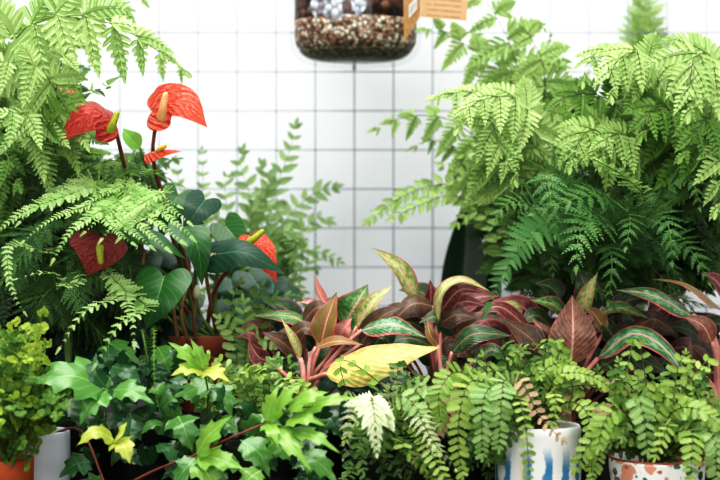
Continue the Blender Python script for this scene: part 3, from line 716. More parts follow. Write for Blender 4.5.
# ================= holly fern behind, against the grid
b = px_base(258, -.12, .11)
TH = Thing('potted_fern', b, 'upright fern with oval leaflets standing against the wire grid right of the anthurium', 'fern')
crown = pot(TH, *b, .05, .09, 'plastic')
F = (0,-.9,.35)
for pts, w, n in (
   ([(262,260,-.1),(272,200,-.08),(290,150,-.07),(296,125,-.07)], .024, 11), ([(270,250,-.1),(290,215,-.08),(312,195,-.07),(336,187,-.08)], .024, 10),
   ([(252,240,-.1),(250,195,-.09),(240,165,-.08),(243,150,-.08)], .022, 9), ([(240,250,-.1),(228,215,-.09),(225,180,-.08),(230,176,-.08)], .02, 8),
   ([(220,260,-.11),(204,210,-.1),(203,180,-.09),(202,150,-.09)], .015, 10), ([(210,260,-.11),(190,215,-.1),(180,190,-.1),(176,160,-.1)], .016, 10),
   ([(270,280,-.12),(290,262,-.12),(310,250,-.12),(340,262,-.12)], .016, 9), ([(262,260,-.1),(262,215,-.09),(268,180,-.08),(262,165,-.08)], .024, 9),
   ([(280,270,-.11),(300,235,-.1),(318,218,-.1),(330,222,-.1)], .02, 8), ([(250,270,-.11),(236,232,-.1),(215,215,-.1),(196,220,-.1)], .02, 8),
   ([(270,290,-.14),(284,280,-.15),(300,290,-.16),(310,308,-.16)], .016, 8), ([(250,290,-.14),(240,280,-.16),(232,300,-.18),(228,330,-.18)], .016, 8),
   ([(262,270,-.13),(268,240,-.14),(290,232,-.15),(300,245,-.15)], .02, 8), ([(258,270,-.13),(250,225,-.14),(262,205,-.15),(280,212,-.15)], .02, 8)):
    add_frond(TH, [crown] + px_pts(pts), 'holly', 'holly', hint=F, plen=w * 1.05, n=n + 2, start=.2)
spray(TH, crown, [(190,255,260,340,-.2,-.13),(200,230,250,300,-.2,-.13)], 'holly', ['button_dark'], 22, seed=42, plen=.02, lift=.02, n=9)
spray(TH, crown, [(215,215,320,300,-.2,-.1),(240,240,300,320,-.26,-.14)], 'holly', ['button_dark','holly','button_dark'], 16, seed=41, plen=.018, lift=.03, n=9)

# ================= small leafy fern growing between anthurium and the red-stalked plant
b = px_base(238, -.365, 0)
TH = Thing('potted_fern', b, 'small dark fern with scalloped leaflets between the anthurium pot and the pink stalked plant', 'fern')
crown = pot(TH, *b, .035, .1, 'plastic')
for pts in ([(246,352,-.38),(245,325,-.39),(243,300,-.39)], [(250,345,-.37),(262,318,-.37),(272,300,-.37)], [(236,345,-.38),(226,325,-.39),(218,318,-.39)], [(252,350,-.38),(268,340,-.39),(280,345,-.4)], [(244,345,-.36),(250,310,-.35),(262,285,-.34)], [(240,345,-.36),(232,305,-.35),(240,282,-.34)], [(250,330,-.34),(270,300,-.33),(290,295,-.33)]):
    add_frond(TH, [crown] + px_pts(pts), 'buttons', 'button_dark' if pts[0][2] > -.375 else 'button_cool', hint=(0,-.9,.4), plen=.017, n=8, start=.35)

# ================= red and green aglaonemas
def agl(th, crown, pts, w, mat, hint=(0,-.6,.8), stalk=None, sm='stem_pink', kind='ellipse', sr=.0023, **kw):
    st = None
    base = at(*pts[0])
    o = broad(th, 'leaf', pts, w, mat, kind, hint=hint, **kw)
    q = MB(); mids = px_pts(stalk) if stalk else [crown * .45 + base * .55 + np.array([0, 0, .006])]
    q.tube(curve([crown + np.array([random.uniform(-.008,.008), random.uniform(-.008,.008), -.004])] + mids + [base], 16), sr * 1.25, sr * .8, 8)
    th.part('leaf_stalk', q, M[sm], o)
b = px_base(308, -.40, 0)
TH = Thing('aglaonema', b, 'pink stalked aglaonema with one large yellow leaf, just left of centre', 'aglaonema')
cr = pot(TH, *b, .045, .115, 'plastic'); A = lambda *a, **k: agl(TH, cr + np.array([0,0,.004]), *a, **k)
A([(326,374,-.45),(382,359,-.47),(441,347,-.48)], 43, 'agl_yellow', (.05,-.8,.6), stalk=[(308,385,-.42),(316,378,-.435)], fold=.12, cup=.35, wave=.02, sr=.003)
A([(321,345,-.41),(327,320,-.415),(337,292,-.41)], 26, 'agl_orange', (-.3,-.9,.2), stalk=[(309,385,-.41),(314,362,-.415)], fold=.45, wave=.03)
A([(316,347,-.42),(338,341,-.43),(364,345,-.43)], 13, 'agl_orange', (0,-.7,.7), stalk=[(308,385,-.42),(310,360,-.42)], fold=.2)
A([(316,328,-.37),(288,316,-.38),(249,316,-.375)], 21, 'agl_green', (0,-.55,.8), stalk=[(310,370,-.39),(318,345,-.38)], fold=.2, cup=.3)
A([(300,358,-.42),(291,338,-.425),(281,318,-.42)], 11, 'agl_cream', (.5,-.8,.2), stalk=[(304,385,-.42),(303,370,-.42)], fold=.7, sr=.0032)
A([(297,355,-.4),(282,342,-.41),(262,332,-.41)], 22, 'agl_umber', (.2,-.8,.5), stalk=[(303,385,-.4),(302,366,-.4)], fold=.3)
A([(270,362,-.42),(258,356,-.43),(248,340,-.43)], 18, 'agl_red', (-.1,-.9,.3), stalk=[(296,388,-.42),(282,372,-.42)], fold=.3)
A([(343,326,-.35),(355,306,-.36),(368,284,-.355)], 38, 'agl_green', (-.1,-.85,.5), stalk=[(314,370,-.38),(330,345,-.36)], fold=.12)
A([(357,326,-.38),(372,303,-.39),(393,285,-.385)], 20, 'agl_cream', (-.35,-.8,.5), stalk=[(314,375,-.4),(345,350,-.385)], fold=.25)
A([(338,342,-.4),(343,330,-.41),(352,318,-.41)], 22, 'agl_pink', (0,-.85,.5), stalk=[(312,380,-.4),(326,360,-.4)], fold=.3, wave=.06)
A([(362,330,-.42),(392,324,-.435),(427,338,-.435)], 28, 'agl_silver', (0,-.65,.75), stalk=[(318,380,-.41),(340,350,-.415)], fold=.14, cup=.3)
A([(326,306,-.37),(318,290,-.37),(315,274,-.37)], 9, 'agl_pink', (.4,-.9,.2), stalk=[(312,370,-.39),(322,335,-.375)], fold=.7, sr=.002)
A([(325,310,-.36),(312,303,-.365),(298,302,-.36)], 9, 'agl_pink', (0,-.7,.6), fold=.4, sr=.0018)
A([(360,345,-.41),(380,318,-.42),(405,305,-.42)], 22, 'agl_umber', (-.2,-.8,.5), stalk=[(318,380,-.41),(336,362,-.415)], fold=.3)
A([(290,370,-.4),(272,375,-.41),(255,388,-.41)], 22, 'agl_deep', (0,-.7,.7), fold=.2, sm='stem_red')
A([(340,375,-.41),(365,380,-.43),(388,405,-.43)], 30, 'agl_deep', (.1,-.8,.6), fold=.15, sm='stem_red')
A([(300,325,-.34),(285,308,-.34),(262,300,-.34)], 24, 'agl_deep', (0,-.7,.7), fold=.15, sm='stem_red')
A([(320,320,-.33),(335,305,-.33),(352,300,-.33)], 24, 'agl_deep', (0,-.7,.7), fold=.15, sm='stem_red')
r = np.random.default_rng(201)
for i in range(14):
    x = r.uniform(262, 350); y = r.uniform(312, 375); Yq = r.uniform(-.4, -.31); s_ = 1 if r.random() > .5 else -1; L = r.uniform(24, 46)
    A([(x, y + 8, Yq), (x + s_ * L * .5, y - r.uniform(2, 10), Yq - .01), (x + s_ * L, y + r.uniform(-6, 12), Yq - .012)], r.uniform(18, 30), ['agl_deep','agl_umber','agl_deep','agl_red'][i % 4], (r.normal(0, .2), -.75, .65), fold=.15, cup=.2, sm='stem_red', sr=.0016)

r = np.random.default_rng(301)
for i in range(14):
    x = r.uniform(300, 370); y = r.uniform(330, 395); Yq = r.uniform(-.39, -.33); s_ = 1 if r.random() > .5 else -1; L = r.uniform(24, 40)
    A([(x, y + 8, Yq), (x + s_ * L * .5, y - r.uniform(0, 8), Yq - .01), (x + s_ * L, y + r.uniform(0, 16), Yq - .012)], r.uniform(22, 32), ['agl_deep','agl_umber'][i % 3 == 0], (r.normal(0, .2), -.85, .5), fold=.12, cup=.2, sm='stem_red', sr=.0013)
b = px_base(441, -.40, 0)
TH = Thing('aglaonema', b, 'aglaonema with a pale curled upright leaf and red undersides, centre of the middle row', 'aglaonema')
cr = pot(TH, *b, .045, .115, 'plastic'); A = lambda *a, **k: agl(TH, cr + np.array([0,0,.004]), *a, **k)
A([(416,300,-.36),(402,272,-.37),(384,256,-.375),(371,248,-.38)], 22, 'agl_cream', (.45,-.8,.35), stalk=[(436,370,-.385),(430,330,-.37)], fold=.3, cup=.1)
A([(433,306,-.38),(413,304,-.39),(392,322,-.39)], 28, 'agl_umber', (-.1,-.85,.5), stalk=[(438,360,-.39),(440,325,-.385)], fold=.05, cup=.5)
A([(437,325,-.39),(442,292,-.4),(462,280,-.4),(490,291,-.395)], 19, 'agl_cream', (-.5,-.6,.6), stalk=[(440,370,-.395),(437,345,-.39)], fold=.2, roll=.2)
A([(440,312,-.385),(460,290,-.395),(486,293,-.395)], 20, 'agl_red', (.2,-.7,.6), stalk=[(441,370,-.39),(439,340,-.385)], fold=.2)
A([(442,318,-.38),(462,302,-.39),(488,306,-.39)], 20, 'agl_red', (.1,-.8,.5), fold=.2)
A([(440,324,-.39),(456,315,-.4),(478,318,-.4)], 22, 'agl_umber', (0,-.8,.5), fold=.1, cup=.3)
A([(452,352,-.42),(474,334,-.435),(513,336,-.435)], 25, 'agl_deep', (-.1,-.75,.65), stalk=[(444,385,-.41),(449,365,-.415)], fold=.2, cup=.25)
A([(474,360,-.42),(492,350,-.43),(512,362,-.43)], 17, 'agl_silver', (0,-.75,.65), fold=.15)
A([(430,310,-.36),(431,293,-.365),(430,279,-.365)], 13, 'agl_red', (0,-.95,.2), fold=.4)
A([(438,345,-.41),(430,334,-.415),(427,318,-.41)], 10, 'agl_orange', (0,-.9,.3), fold=.4, stalk=[(441,380,-.41)])
A([(452,340,-.37),(476,322,-.38),(505,318,-.38)], 24, 'agl_umber', (0,-.75,.6), fold=.2)
A([(425,330,-.37),(408,322,-.38),(385,330,-.38)], 24, 'agl_deep', (0,-.75,.6), fold=.2, sm='stem_red')
A([(430,345,-.39),(408,338,-.4),(380,345,-.4)], 20, 'agl_deep', (0,-.75,.6), fold=.2, sm='stem_red')
A([(455,370,-.4),(480,372,-.42),(505,385,-.42)], 24, 'agl_deep', (0,-.75,.6), fold=.2, sm='stem_red')
A([(440,305,-.33),(420,292,-.33),(398,290,-.33)], 24, 'agl_deep', (0,-.75,.6), fold=.2, sm='stem_red')
A([(455,312,-.33),(475,298,-.33),(500,296,-.33)], 24, 'agl_red', (0,-.75,.6), fold=.2, sm='stem_red')
r = np.random.default_rng(202)
for i in range(20):
    x = r.uniform(380, 500); y = r.uniform(312, 380); Yq = r.uniform(-.4, -.31); s_ = 1 if r.random() > .5 else -1; L = r.uniform(24, 46)
    A([(x, y + 8, Yq), (x + s_ * L * .5, y - r.uniform(2, 10), Yq - .01), (x + s_ * L, y + r.uniform(-6, 12), Yq - .012)], r.uniform(18, 30), ['agl_deep','agl_umber','agl_deep','agl_red'][i % 4], (r.normal(0, .2), -.75, .65), fold=.15, cup=.2, sm='stem_red', sr=.0016)

r = np.random.default_rng(302)
for i in range(14):
    x = r.uniform(380, 480); y = r.uniform(335, 395); Yq = r.uniform(-.39, -.33); s_ = 1 if r.random() > .5 else -1; L = r.uniform(24, 40)
    A([(x, y + 8, Yq), (x + s_ * L * .5, y - r.uniform(0, 8), Yq - .01), (x + s_ * L, y + r.uniform(0, 16), Yq - .012)], r.uniform(22, 32), ['agl_deep','agl_umber'][i % 3 == 0], (r.normal(0, .2), -.85, .5), fold=.12, cup=.2, sm='stem_red', sr=.0013)
b = px_base(562, -.40, 0)
TH = Thing('aglaonema', b, 'aglaonema with a broad upright copper brown leaf, behind the blue striped pot', 'aglaonema')
cr = pot(TH, *b, .045, .115, 'plastic'); A = lambda *a, **k: agl(TH, cr + np.array([0,0,.004]), *a, **k)
A([(571,364,-.43),(573,332,-.435),(572,295,-.42)], 47, 'agl_brown', (.05,-.98,.2), stalk=[(568,382,-.42)], fold=.12, cup=.15, sr=.0026)
A([(552,372,-.42),(534,342,-.43),(502,318,-.425)], 34, 'agl_umber', (-.25,-.8,.55), stalk=[(560,385,-.41)], fold=.2, cup=.2, sr=.003)
A([(556,365,-.41),(548,338,-.42),(532,318,-.41)], 22, 'agl_brown', (-.3,-.9,.3), stalk=[(561,385,-.41)], fold=.25)
A([(582,315,-.4),(588,294,-.41),(598,272,-.41)], 17, 'agl_cream', (-.4,-.9,.2), stalk=[(567,380,-.41),(576,345,-.4)], fold=.5)
A([(590,315,-.37),(586,290,-.375),(578,268,-.37)], 30, 'agl_deep', (0,-.95,.3), stalk=[(572,370,-.39),(586,340,-.375)], fold=.2)
A([(568,318,-.38),(552,304,-.39),(530,300,-.39)], 22, 'agl_green', (0,-.7,.7), fold=.15)
A([(600,314,-.39),(620,308,-.4),(650,319,-.4)], 15, 'agl_green', (0,-.7,.7), stalk=[(568,370,-.4),(590,325,-.39)], fold=.25)
A([(605,330,-.4),(592,312,-.41),(583,308,-.41)], 18, 'agl_orange', (0,-.8,.5), fold=.4, wave=.06)
A([(530,330,-.4),(500,307,-.41),(474,316,-.41)], 22, 'agl_red', (.1,-.7,.65), fold=.2, cup=.3)
A([(520,318,-.385),(512,306,-.39),(500,303,-.39)], 14, 'agl_cream', (0,-.75,.6), fold=.3)
A([(510,345,-.4),(490,335,-.41),(470,330,-.41)], 24, 'agl_umber', (.1,-.8,.5), fold=.2)
A([(600,352,-.43),(640,331,-.445),(668,352,-.455),(693,388,-.455)], 33, 'agl_silver', (.2,-.62,.75), stalk=[(575,385,-.42),(585,372,-.425)], fold=.16, cup=.25, sr=.003, midw=0) if False else None
A([(598,358,-.42),(632,334,-.445),(664,348,-.455),(694,388,-.455)], 32, 'agl_silver', (.2,-.62,.75), stalk=[(575,385,-.42),(586,372,-.42)], fold=.16, cup=.25, sr=.003)
A([(600,366,-.41),(632,356,-.42),(672,376,-.42)], 30, 'agl_deep', (.1,-.85,.5), stalk=[(580,385,-.41)], fold=.1, cup=.3, sm='stem_red')
A([(610,345,-.37),(640,328,-.38),(680,335,-.38)], 30, 'agl_umber', (0,-.75,.65), fold=.15, sm='stem_red')
A([(540,330,-.36),(520,305,-.37),(492,300,-.37)], 26, 'agl_red', (0,-.75,.6), fold=.2, sm='stem_red')
A([(560,300,-.35),(552,288,-.35),(535,283,-.35)], 22, 'agl_deep', (0,-.75,.6), fold=.2, sm='stem_red')
A([(610,320,-.34),(630,300,-.34),(655,300,-.34)], 24, 'agl_deep', (0,-.75,.6), fold=.2, sm='stem_red')
A([(540,380,-.41),(520,375,-.42),(495,380,-.42)], 24, 'agl_deep', (0,-.75,.6), fold=.2, sm='stem_red')

r = np.random.default_rng(203)
for i in range(20):
    x = r.uniform(500, 650); y = r.uniform(310, 378); Yq = r.uniform(-.4, -.31); s_ = 1 if r.random() > .5 else -1; L = r.uniform(24, 46)
    A([(x, y + 8, Yq), (x + s_ * L * .5, y - r.uniform(2, 10), Yq - .01), (x + s_ * L, y + r.uniform(-6, 12), Yq - .012)], r.uniform(18, 30), ['agl_deep','agl_umber','agl_deep','agl_red'][i % 4], (r.normal(0, .2), -.75, .65), fold=.15, cup=.2, sm='stem_red', sr=.0016)
b = px_base(718, -.40, 0)
TH = Thing('aglaonema', b, 'aglaonema with thick pink stalks at the right edge, leaf tips reaching left', 'aglaonema')
cr = pot(TH, *b, .045, .115, 'plastic'); A = lambda *a, **k: agl(TH, cr + np.array([0,0,.004]), *a, **k)
A([(692,316,-.42),(655,296,-.435),(616,290,-.44)], 30, 'agl_silver', (-.1,-.62,.8), stalk=[(716,350,-.41),(704,325,-.415)], sr=.0042, fold=.16, cup=.25)
A([(724,312,-.41),(690,286,-.42),(652,279,-.425)], 24, 'agl_orange', (-.2,-.3,.9), stalk=[(722,350,-.405)], fold=.3, cup=.6, sr=.004)
A([(712,342,-.425),(702,325,-.43),(682,316,-.43)], 20, 'agl_brown', (-.2,-.8,.5), stalk=[(718,370,-.41)], fold=.2)
A([(730,300,-.38),(715,280,-.385),(700,272,-.385)], 22, 'agl_red', (0,-.7,.7), fold=.2)
A([(700,372,-.42),(692,356,-.43),(690,340,-.43)], 16, 'agl_umber', (0,-.9,.3), stalk=[(714,390,-.41)], fold=.4)
A([(740,330,-.41),(765,310,-.42),(800,318,-.42)], 30, 'agl_silver', (.1,-.6,.8), fold=.2)
A([(735,350,-.41),(760,350,-.42),(790,370,-.42)], 28, 'agl_green', (.1,-.6,.8), fold=.2)
A([(710,352,-.38),(690,330,-.39),(660,326,-.39)], 26, 'agl_deep', (0,-.75,.65), fold=.2, sm='stem_red')
r = np.random.default_rng(204)
for i in range(9):
    x = r.uniform(660, 730); y = r.uniform(320, 390); Yq = r.uniform(-.4, -.31); s_ = 1 if r.random() > .5 else -1; L = r.uniform(24, 46)
    A([(x, y + 8, Yq), (x + s_ * L * .5, y - r.uniform(2, 10), Yq - .01), (x + s_ * L, y + r.uniform(-6, 12), Yq - .012)], r.uniform(18, 30), ['agl_deep','agl_umber','agl_deep','agl_red'][i % 4], (r.normal(0, .2), -.75, .65), fold=.15, cup=.2, sm='stem_red', sr=.0016)

# ================= snake plant
b = px_base(462, -.09, .11)
TH = Thing('snake_plant', b, 'snake plant with one broad dark upright leaf seen against the grid, behind the centre', 'snake plant')
cr = pot(TH, *b, .045, .085, 'plastic')
for pts, w in (([(460,330,-.09),(464,260,-.085),(470,180,-.075)], 44), ([(475,330,-.08),(490,290,-.075),(500,250,-.07)], 28), ([(448,330,-.1),(440,310,-.1),(436,292,-.1)], 24)):
    P = px_pts(pts); mb = MB(); blade(mb, [cr - np.array([0,0,.004])] + P, m_(w, -.09), 'ellipse', hint=(.1,-.98,.1), fold=.35, cols=6); TH.part('leaf', mb, M['dark_leaf'])

# ================= right side ferns
b = px_base(545, -.17, .11)
TH = Thing('potted_fern', b, 'bright arching fern right of the hanging glass jar, its fronds crossing the bare grid', 'fern')
cr = pot(TH, *b, .055, .09, 'plastic')
def rf(pts, mat='fern_right', spec='leather', **kw):
    k = dict(hint=(-.1,-.95,.35), seed=random.randint(0, 99999), droop=.6); k.update(kw)
    add_frond(TH, [cr] + px_pts(pts), spec, mat, 'stem_dark', **k)
rf([(530,220,-.16),(528,120,-.14),(505,72,-.13),(470,48,-.13),(440,28,-.14),(420,30,-.15)], start=.5, plen=.05, n=13)
rf([(525,220,-.16),(525,110,-.16),(510,45,-.16),(485,0,-.16),(455,-30,-.17)], start=.4, plen=.06, n=14)
rf([(530,220,-.18),(540,130,-.19),(545,75,-.2),(530,35,-.21),(505,15,-.22)], start=.35, plen=.06, n=13)
rf([(520,240,-.2),(520,160,-.26),(505,110,-.3),(470,92,-.33),(430,98,-.35)], start=.5, plen=.05, n=14, hint=(0,-.75,.65), mat='fern_bright')
rf([(525,240,-.2),(525,160,-.28),(530,115,-.33),(510,96,-.36),(470,105,-.4),(456,132,-.41)], start=.55, plen=.04, n=13, hint=(0,-.8,.55), mat='fern_bright')
rf([(515,240,-.2),(495,165,-.2),(455,122,-.19),(410,116,-.18),(370,131,-.18)], start=.45, plen=.035, n=13)
rf([(510,250,-.18),(490,190,-.17),(460,150,-.17),(430,140,-.17),(408,150,-.17)], start=.5, plen=.028, n=10)
rf([(520,240,-.22),(510,160,-.3),(492,122,-.34),(498,140,-.38),(516,184,-.4)], start=.55, plen=.04, n=13, hint=(0,-.95,.3))
rf([(530,220,-.22),(560,140,-.26),(590,108,-.28),(615,120,-.3)], start=.4, plen=.03, n=12, mat='fern_mid')
rf([(535,220,-.18),(545,110,-.16),(560,60,-.15),(545,30,-.15)], start=.35, plen=.03, n=12, mat='fern_mid')
rf([(510,270,-.18),(490,215,-.18),(450,185,-.18),(405,195,-.18),(368,222,-.18)], spec='holly', start=.35, plen=.02, n=20)
rf([(510,270,-.19),(490,225,-.19),(455,195,-.19),(420,205,-.19),(392,218,-.19)], spec='holly', start=.35, plen=.019, n=17)
rf([(510,270,-.2),(495,205,-.2),(470,180,-.2),(440,165,-.2)], spec='holly', start=.35, plen=.018, n=11)
rf([(510,270,-.2),(492,225,-.2),(475,210,-.2),(455,225,-.2)], spec='holly', start=.35, plen=.02, n=9)
rf([(512,250,-.2),(500,180,-.2),(478,150,-.2),(462,160,-.2),(450,195,-.2)], spec='holly', start=.4, plen=.02, n=11)
spray(TH, cr, [(480,60,560,140,-.2,-.1),(490,100,560,180,-.24,-.12),(520,120,600,200,-.28,-.14),(490,30,560,90,-.2,-.1)], 'leather', ['fern_mid','fern_shade'], 14, seed=51, n=12, plen=.038, lift=.05, stem='stem_dark')
spray(TH, cr, [(520,150,600,280,-.22,-.1)], 'leather', ['fern_shade'], 8, seed=52, n=12, plen=.036, lift=.03, stem='stem_dark')

b = px_base(660, -.22, .11)
TH = Thing('potted_fern', b, 'large bushy fern with broad light green fronds filling the right edge', 'fern')
cr = pot(TH, *b, .06, .1, 'plastic')
rf([(640,230,-.24),(650,130,-.3),(640,70,-.34),(612,50,-.37),(588,60,-.4),(583,85,-.41)], start=.5, plen=.042, n=12, hint=(0,-.75,.65), mat='fern_bright')
rf([(690,230,-.26),(720,110,-.34),(715,62,-.4),(695,55,-.44),(690,85,-.47),(688,118,-.48)], start=.52, plen=.055, n=14, hint=(0,-.85,.5), mat='fern_bright')
rf([(670,230,-.26),(665,110,-.34),(650,65,-.38),(635,50,-.4),(610,70,-.43),(612,100,-.44)], start=.52, plen=.045, n=13, hint=(0,-.85,.5), mat='fern_bright')
rf([(680,220,-.24),(690,110,-.28),(720,70,-.3),(760,80,-.32)], start=.45, plen=.045, n=13, mat='fern_mid')
rf([(650,230,-.24),(640,140,-.3),(610,100,-.34),(570,95,-.38),(545,120,-.4)], start=.45, plen=.04, n=14, mat='fern_mid')
rf([(650,230,-.26),(620,150,-.34),(590,130,-.4),(575,150,-.44),(570,170,-.45)], start=.5, plen=.045, n=12, hint=(0,-.9,.4))
rf([(660,230,-.26),(640,160,-.34),(625,135,-.4),(605,140,-.44),(600,168,-.45)], start=.5, plen=.04, n=12, hint=(0,-.9,.4))
rf([(680,240,-.26),(700,160,-.36),(710,120,-.42),(700,125,-.46),(680,160,-.48)], start=.5, plen=.045, n=12, hint=(0,-.85,.5), mat='fern_mid')
rf([(680,240,-.26),(715,170,-.36),(740,140,-.42),(725,160,-.46),(715,215,-.48)], start=.5, plen=.045, n=12, hint=(0,-.9,.4))
rf([(670,240,-.26),(675,150,-.34),(670,110,-.38),(650,110,-.42),(640,140,-.44)], start=.5, plen=.045, n=12, hint=(0,-.85,.5), mat='fern_mid')
spray(TH, cr, [(560,60,660,140,-.34,-.14),(640,80,740,170,-.38,-.16),(600,120,700,220,-.4,-.2),(660,150,740,260,-.42,-.2)], 'leather', ['fern_mid','fern_shade','fern_shade'], 26, seed=61, n=13, plen=.044, lift=.06, stem='stem_dark')
spray(TH, cr, [(560,140,740,280,-.3,-.1)], 'leather', ['fern_shade'], 18, seed=62, n=12, plen=.042, lift=.04, stem='stem_dark')
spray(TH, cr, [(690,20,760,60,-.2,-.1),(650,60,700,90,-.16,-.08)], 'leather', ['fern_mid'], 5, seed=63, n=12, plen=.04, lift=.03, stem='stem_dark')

b = px_base(575, -.29, .11)
TH = Thing('potted_fern', b, 'dark feathery fern hanging above the copper leaved aglaonema on the right', 'fern')
cr = pot(TH, *b, .045, .09, 'plastic')
def df(pts, mat='fern_cool', spec='lacy', **kw):
    k = dict(hint=(0,-.8,.6), seed=random.randint(0, 99999)); k.update(kw)
    add_frond(TH, [cr] + px_pts(pts), spec, mat, 'stem_green', **k)
df([(570,240,-.36),(560,185,-.42),(548,172,-.46),(550,195,-.49),(555,238,-.5)], start=.5, plen=.04, n=14, hint=(0,-.95,.3))
df([(590,240,-.36),(600,215,-.42),(585,222,-.47),(577,245,-.5),(576,270,-.51)], start=.35, plen=.06, n=15, hint=(0,-.9,.5))
df([(575,240,-.36),(560,220,-.42),(530,235,-.47),(505,270,-.49),(489,304,-.49)], spec='sword', start=.25, plen=.034, n=34, hint=(.1,-.95,.3))
df([(620,225,-.34),(645,200,-.4),(622,175,-.45),(585,155,-.48),(548,141,-.49)], spec='feather', start=.5, plen=.019, n=34, mat='fern_lacy', hint=(-.3,-.4,.85))
df([(590,240,-.36),(610,205,-.42),(600,195,-.46),(570,200,-.49),(530,215,-.5)], start=.4, plen=.045, n=14)
df([(600,245,-.36),(625,215,-.42),(630,225,-.46),(625,250,-.48)], start=.4, plen=.045, n=13)
df([(610,245,-.36),(650,215,-.4),(668,225,-.44),(672,265,-.46)], start=.4, plen=.045, n=13)
df([(610,245,-.34),(660,190,-.38),(690,180,-.42),(700,210,-.45)], start=.4, plen=.04, n=13)
df([(590,260,-.36),(605,245,-.42),(612,262,-.46),(608,305,-.47)], start=.4, plen=.035, n=13)
df([(610,250,-.34),(660,240,-.38),(690,250,-.42),(710,285,-.44)], start=.4, plen=.04, n=13)
df([(560,240,-.36),(530,205,-.4),(505,205,-.44),(490,230,-.46)], start=.4, plen=.035, n=13)
spray(TH, cr, [(500,200,600,300,-.42,-.3),(580,180,700,270,-.42,-.3),(600,230,720,310,-.42,-.3),(520,160,640,220,-.4,-.3)], 'lacy', ['fern_cool','fern_shade','fern_shade'], 34, seed=71, n=13, plen=.042, lift=.04)

# fern beyond the grid, top right
b = (px_base(640, .03, 0)[0], .032, .02)
TH = Thing('climbing_fern', (b[0], .036, .11), 'tall fern growing up between the grid and the wall at the top right', 'fern')
cr = np.array([b[0], .034, .115])
q = MB(); q.lathe([(0,0),(.02,0),(.026,.002),(.03,.035),(.029,.04),(.027,.04),(.024,.005),(0,.005)], (b[0], .036, .11), 24); TH.part('pot', q, M['plastic'])
for k, (x0, x1, yt) in enumerate(((640,636,5), (648,652,-30), (636,640,-25), (652,664,60), (630,626,60), (644,645,40), (672,690,52))):
    add_frond(TH, [cr] + px_pts([(x0,180,.034),(x0,90,.034),(x1,yt,.036)]), 'sword', 'fern_right' if k < 3 else 'fern_mid', hint=(0,-.98,.1), plen=.05 if k < 3 else .03, n=40, start=.35, stemr=.0014)

# ================= maidenhair in the terracotta pot, lower left
b = px_base(6, -.53, .0)
zr = at(0, 458, -.53)[2]
b = (b[0], -.53, 0)
TH = Thing('maidenhair_fern', b, 'bright maidenhair fern in an orange terracotta pot at the lower left corner', 'fern')
cr = pot(TH, b[0], b[1], 0, m_(27, -.53), zr, 'terracotta')
spray(TH, cr, [(-40,320,60,430,-.62,-.46),(0,300,50,400,-.58,-.46),(10,380,62,440,-.62,-.52),(-30,350,30,450,-.64,-.52)], 'maiden', ['maiden','fern_mid','maiden'], 60, seed=81, lift=.03, plen=.024, n=8, hint=None, stemr=.0005)

# white pot beside it holding the grape ivy
b = px_base(66, -.47, 0); b = (px_base(40, -.48, 0)[0], -.48, 0)
TH = Thing('grape_ivy', b, 'grape ivy with glossy lobed leaves spilling from a white pot, lower left', 'ivy')
zr = at(0, 430, -.48)[2]
cr = pot(TH, b[0], b[1], 0, m_(30, -.48), zr, 'white_glaze', 'straight')
def iv(pts, w, mat='ivy', kind='lobed', hint=(0,-.72,.7), **kw):
    k = dict(fold=.14, cup=.18, wave=.025); k.update(kw)
    o = broad(TH, 'leaf', pts, w, mat, kind, hint=hint, **k); return o
def stem(pts, r=.0012, mat='stem_brown', from_crown=True):
    q = MB(); q.tube(curve(([cr] if from_crown else []) + px_pts(pts), 30), r * 1.15, r * .8, 7); TH.part('stem', q, M[mat])
Y = -.56
stem([(104,440,-.5),(106,415,-.535),(107,389,-.555)], .001, 'stem_green', False); stem([(112,465,-.55),(114,441,-.58)], .001, 'stem_green', False); stem([(176,450,-.53),(182,432,-.55),(178,417,-.56)], .001, 'stem_green', False)
stem([(80,430,-.5),(110,492,-.56),(135,480,-.575),(160,468,-.58),(195,455,-.59),(230,438,-.6),(266,423,-.6)], .0012, 'stem_red')
stem([(206,420,-.5),(208,392,-.53),(203,368,-.54)], .001, 'stem_green', False)
iv([(108,390,Y),(72,376,-.575),(24,384,-.58)], 58)
iv([(109,390,Y),(92,402,-.575),(79,426,-.58)], 34)
iv([(112,390,Y),(130,390,-.57),(155,404,-.575)], 30)
iv([(106,388,Y),(96,372,-.565),(96,352,-.56)], 26, 'ivy_deep')
iv([(88,408,-.54),(66,410,-.55),(42,428,-.555)], 34, 'ivy_deep')
iv([(114,440,-.58),(96,432,-.595),(76,446,-.6)], 26, 'ivy_yellow', 'ivy3')
iv([(116,441,-.58),(124,446,-.595),(130,464,-.6)], 30, 'ivy_yellow', 'ivy3')
iv([(115,440,-.58),(120,432,-.59),(127,422,-.59)], 14, 'ivy_yellow', 'ellipse')
iv([(178,416,-.56),(184,428,-.575),(192,452,-.575)], 38, 'ivy', 'ivy3')
iv([(203,370,-.54),(190,356,-.55),(168,342,-.55)], 28, 'ivy_bright'); iv([(203,370,-.54),(188,368,-.555),(170,376,-.56)], 26, 'ivy_yellow'); iv([(203,370,-.54),(200,356,-.55),(190,338,-.55)], 20, 'ivy_bright')
iv([(204,370,-.54),(215,372,-.555),(230,382,-.56)], 26, 'ivy_yellow'); 
iv([(208,378,-.52),(196,388,-.53),(172,398,-.53)], 30, 'ivy'); iv([(210,385,-.52),(225,398,-.53),(232,420,-.53)], 30, 'ivy'); iv([(165,380,-.5),(160,395,-.51),(150,415,-.51)], 30, 'ivy_deep')
N1 = (266,423,-.6)
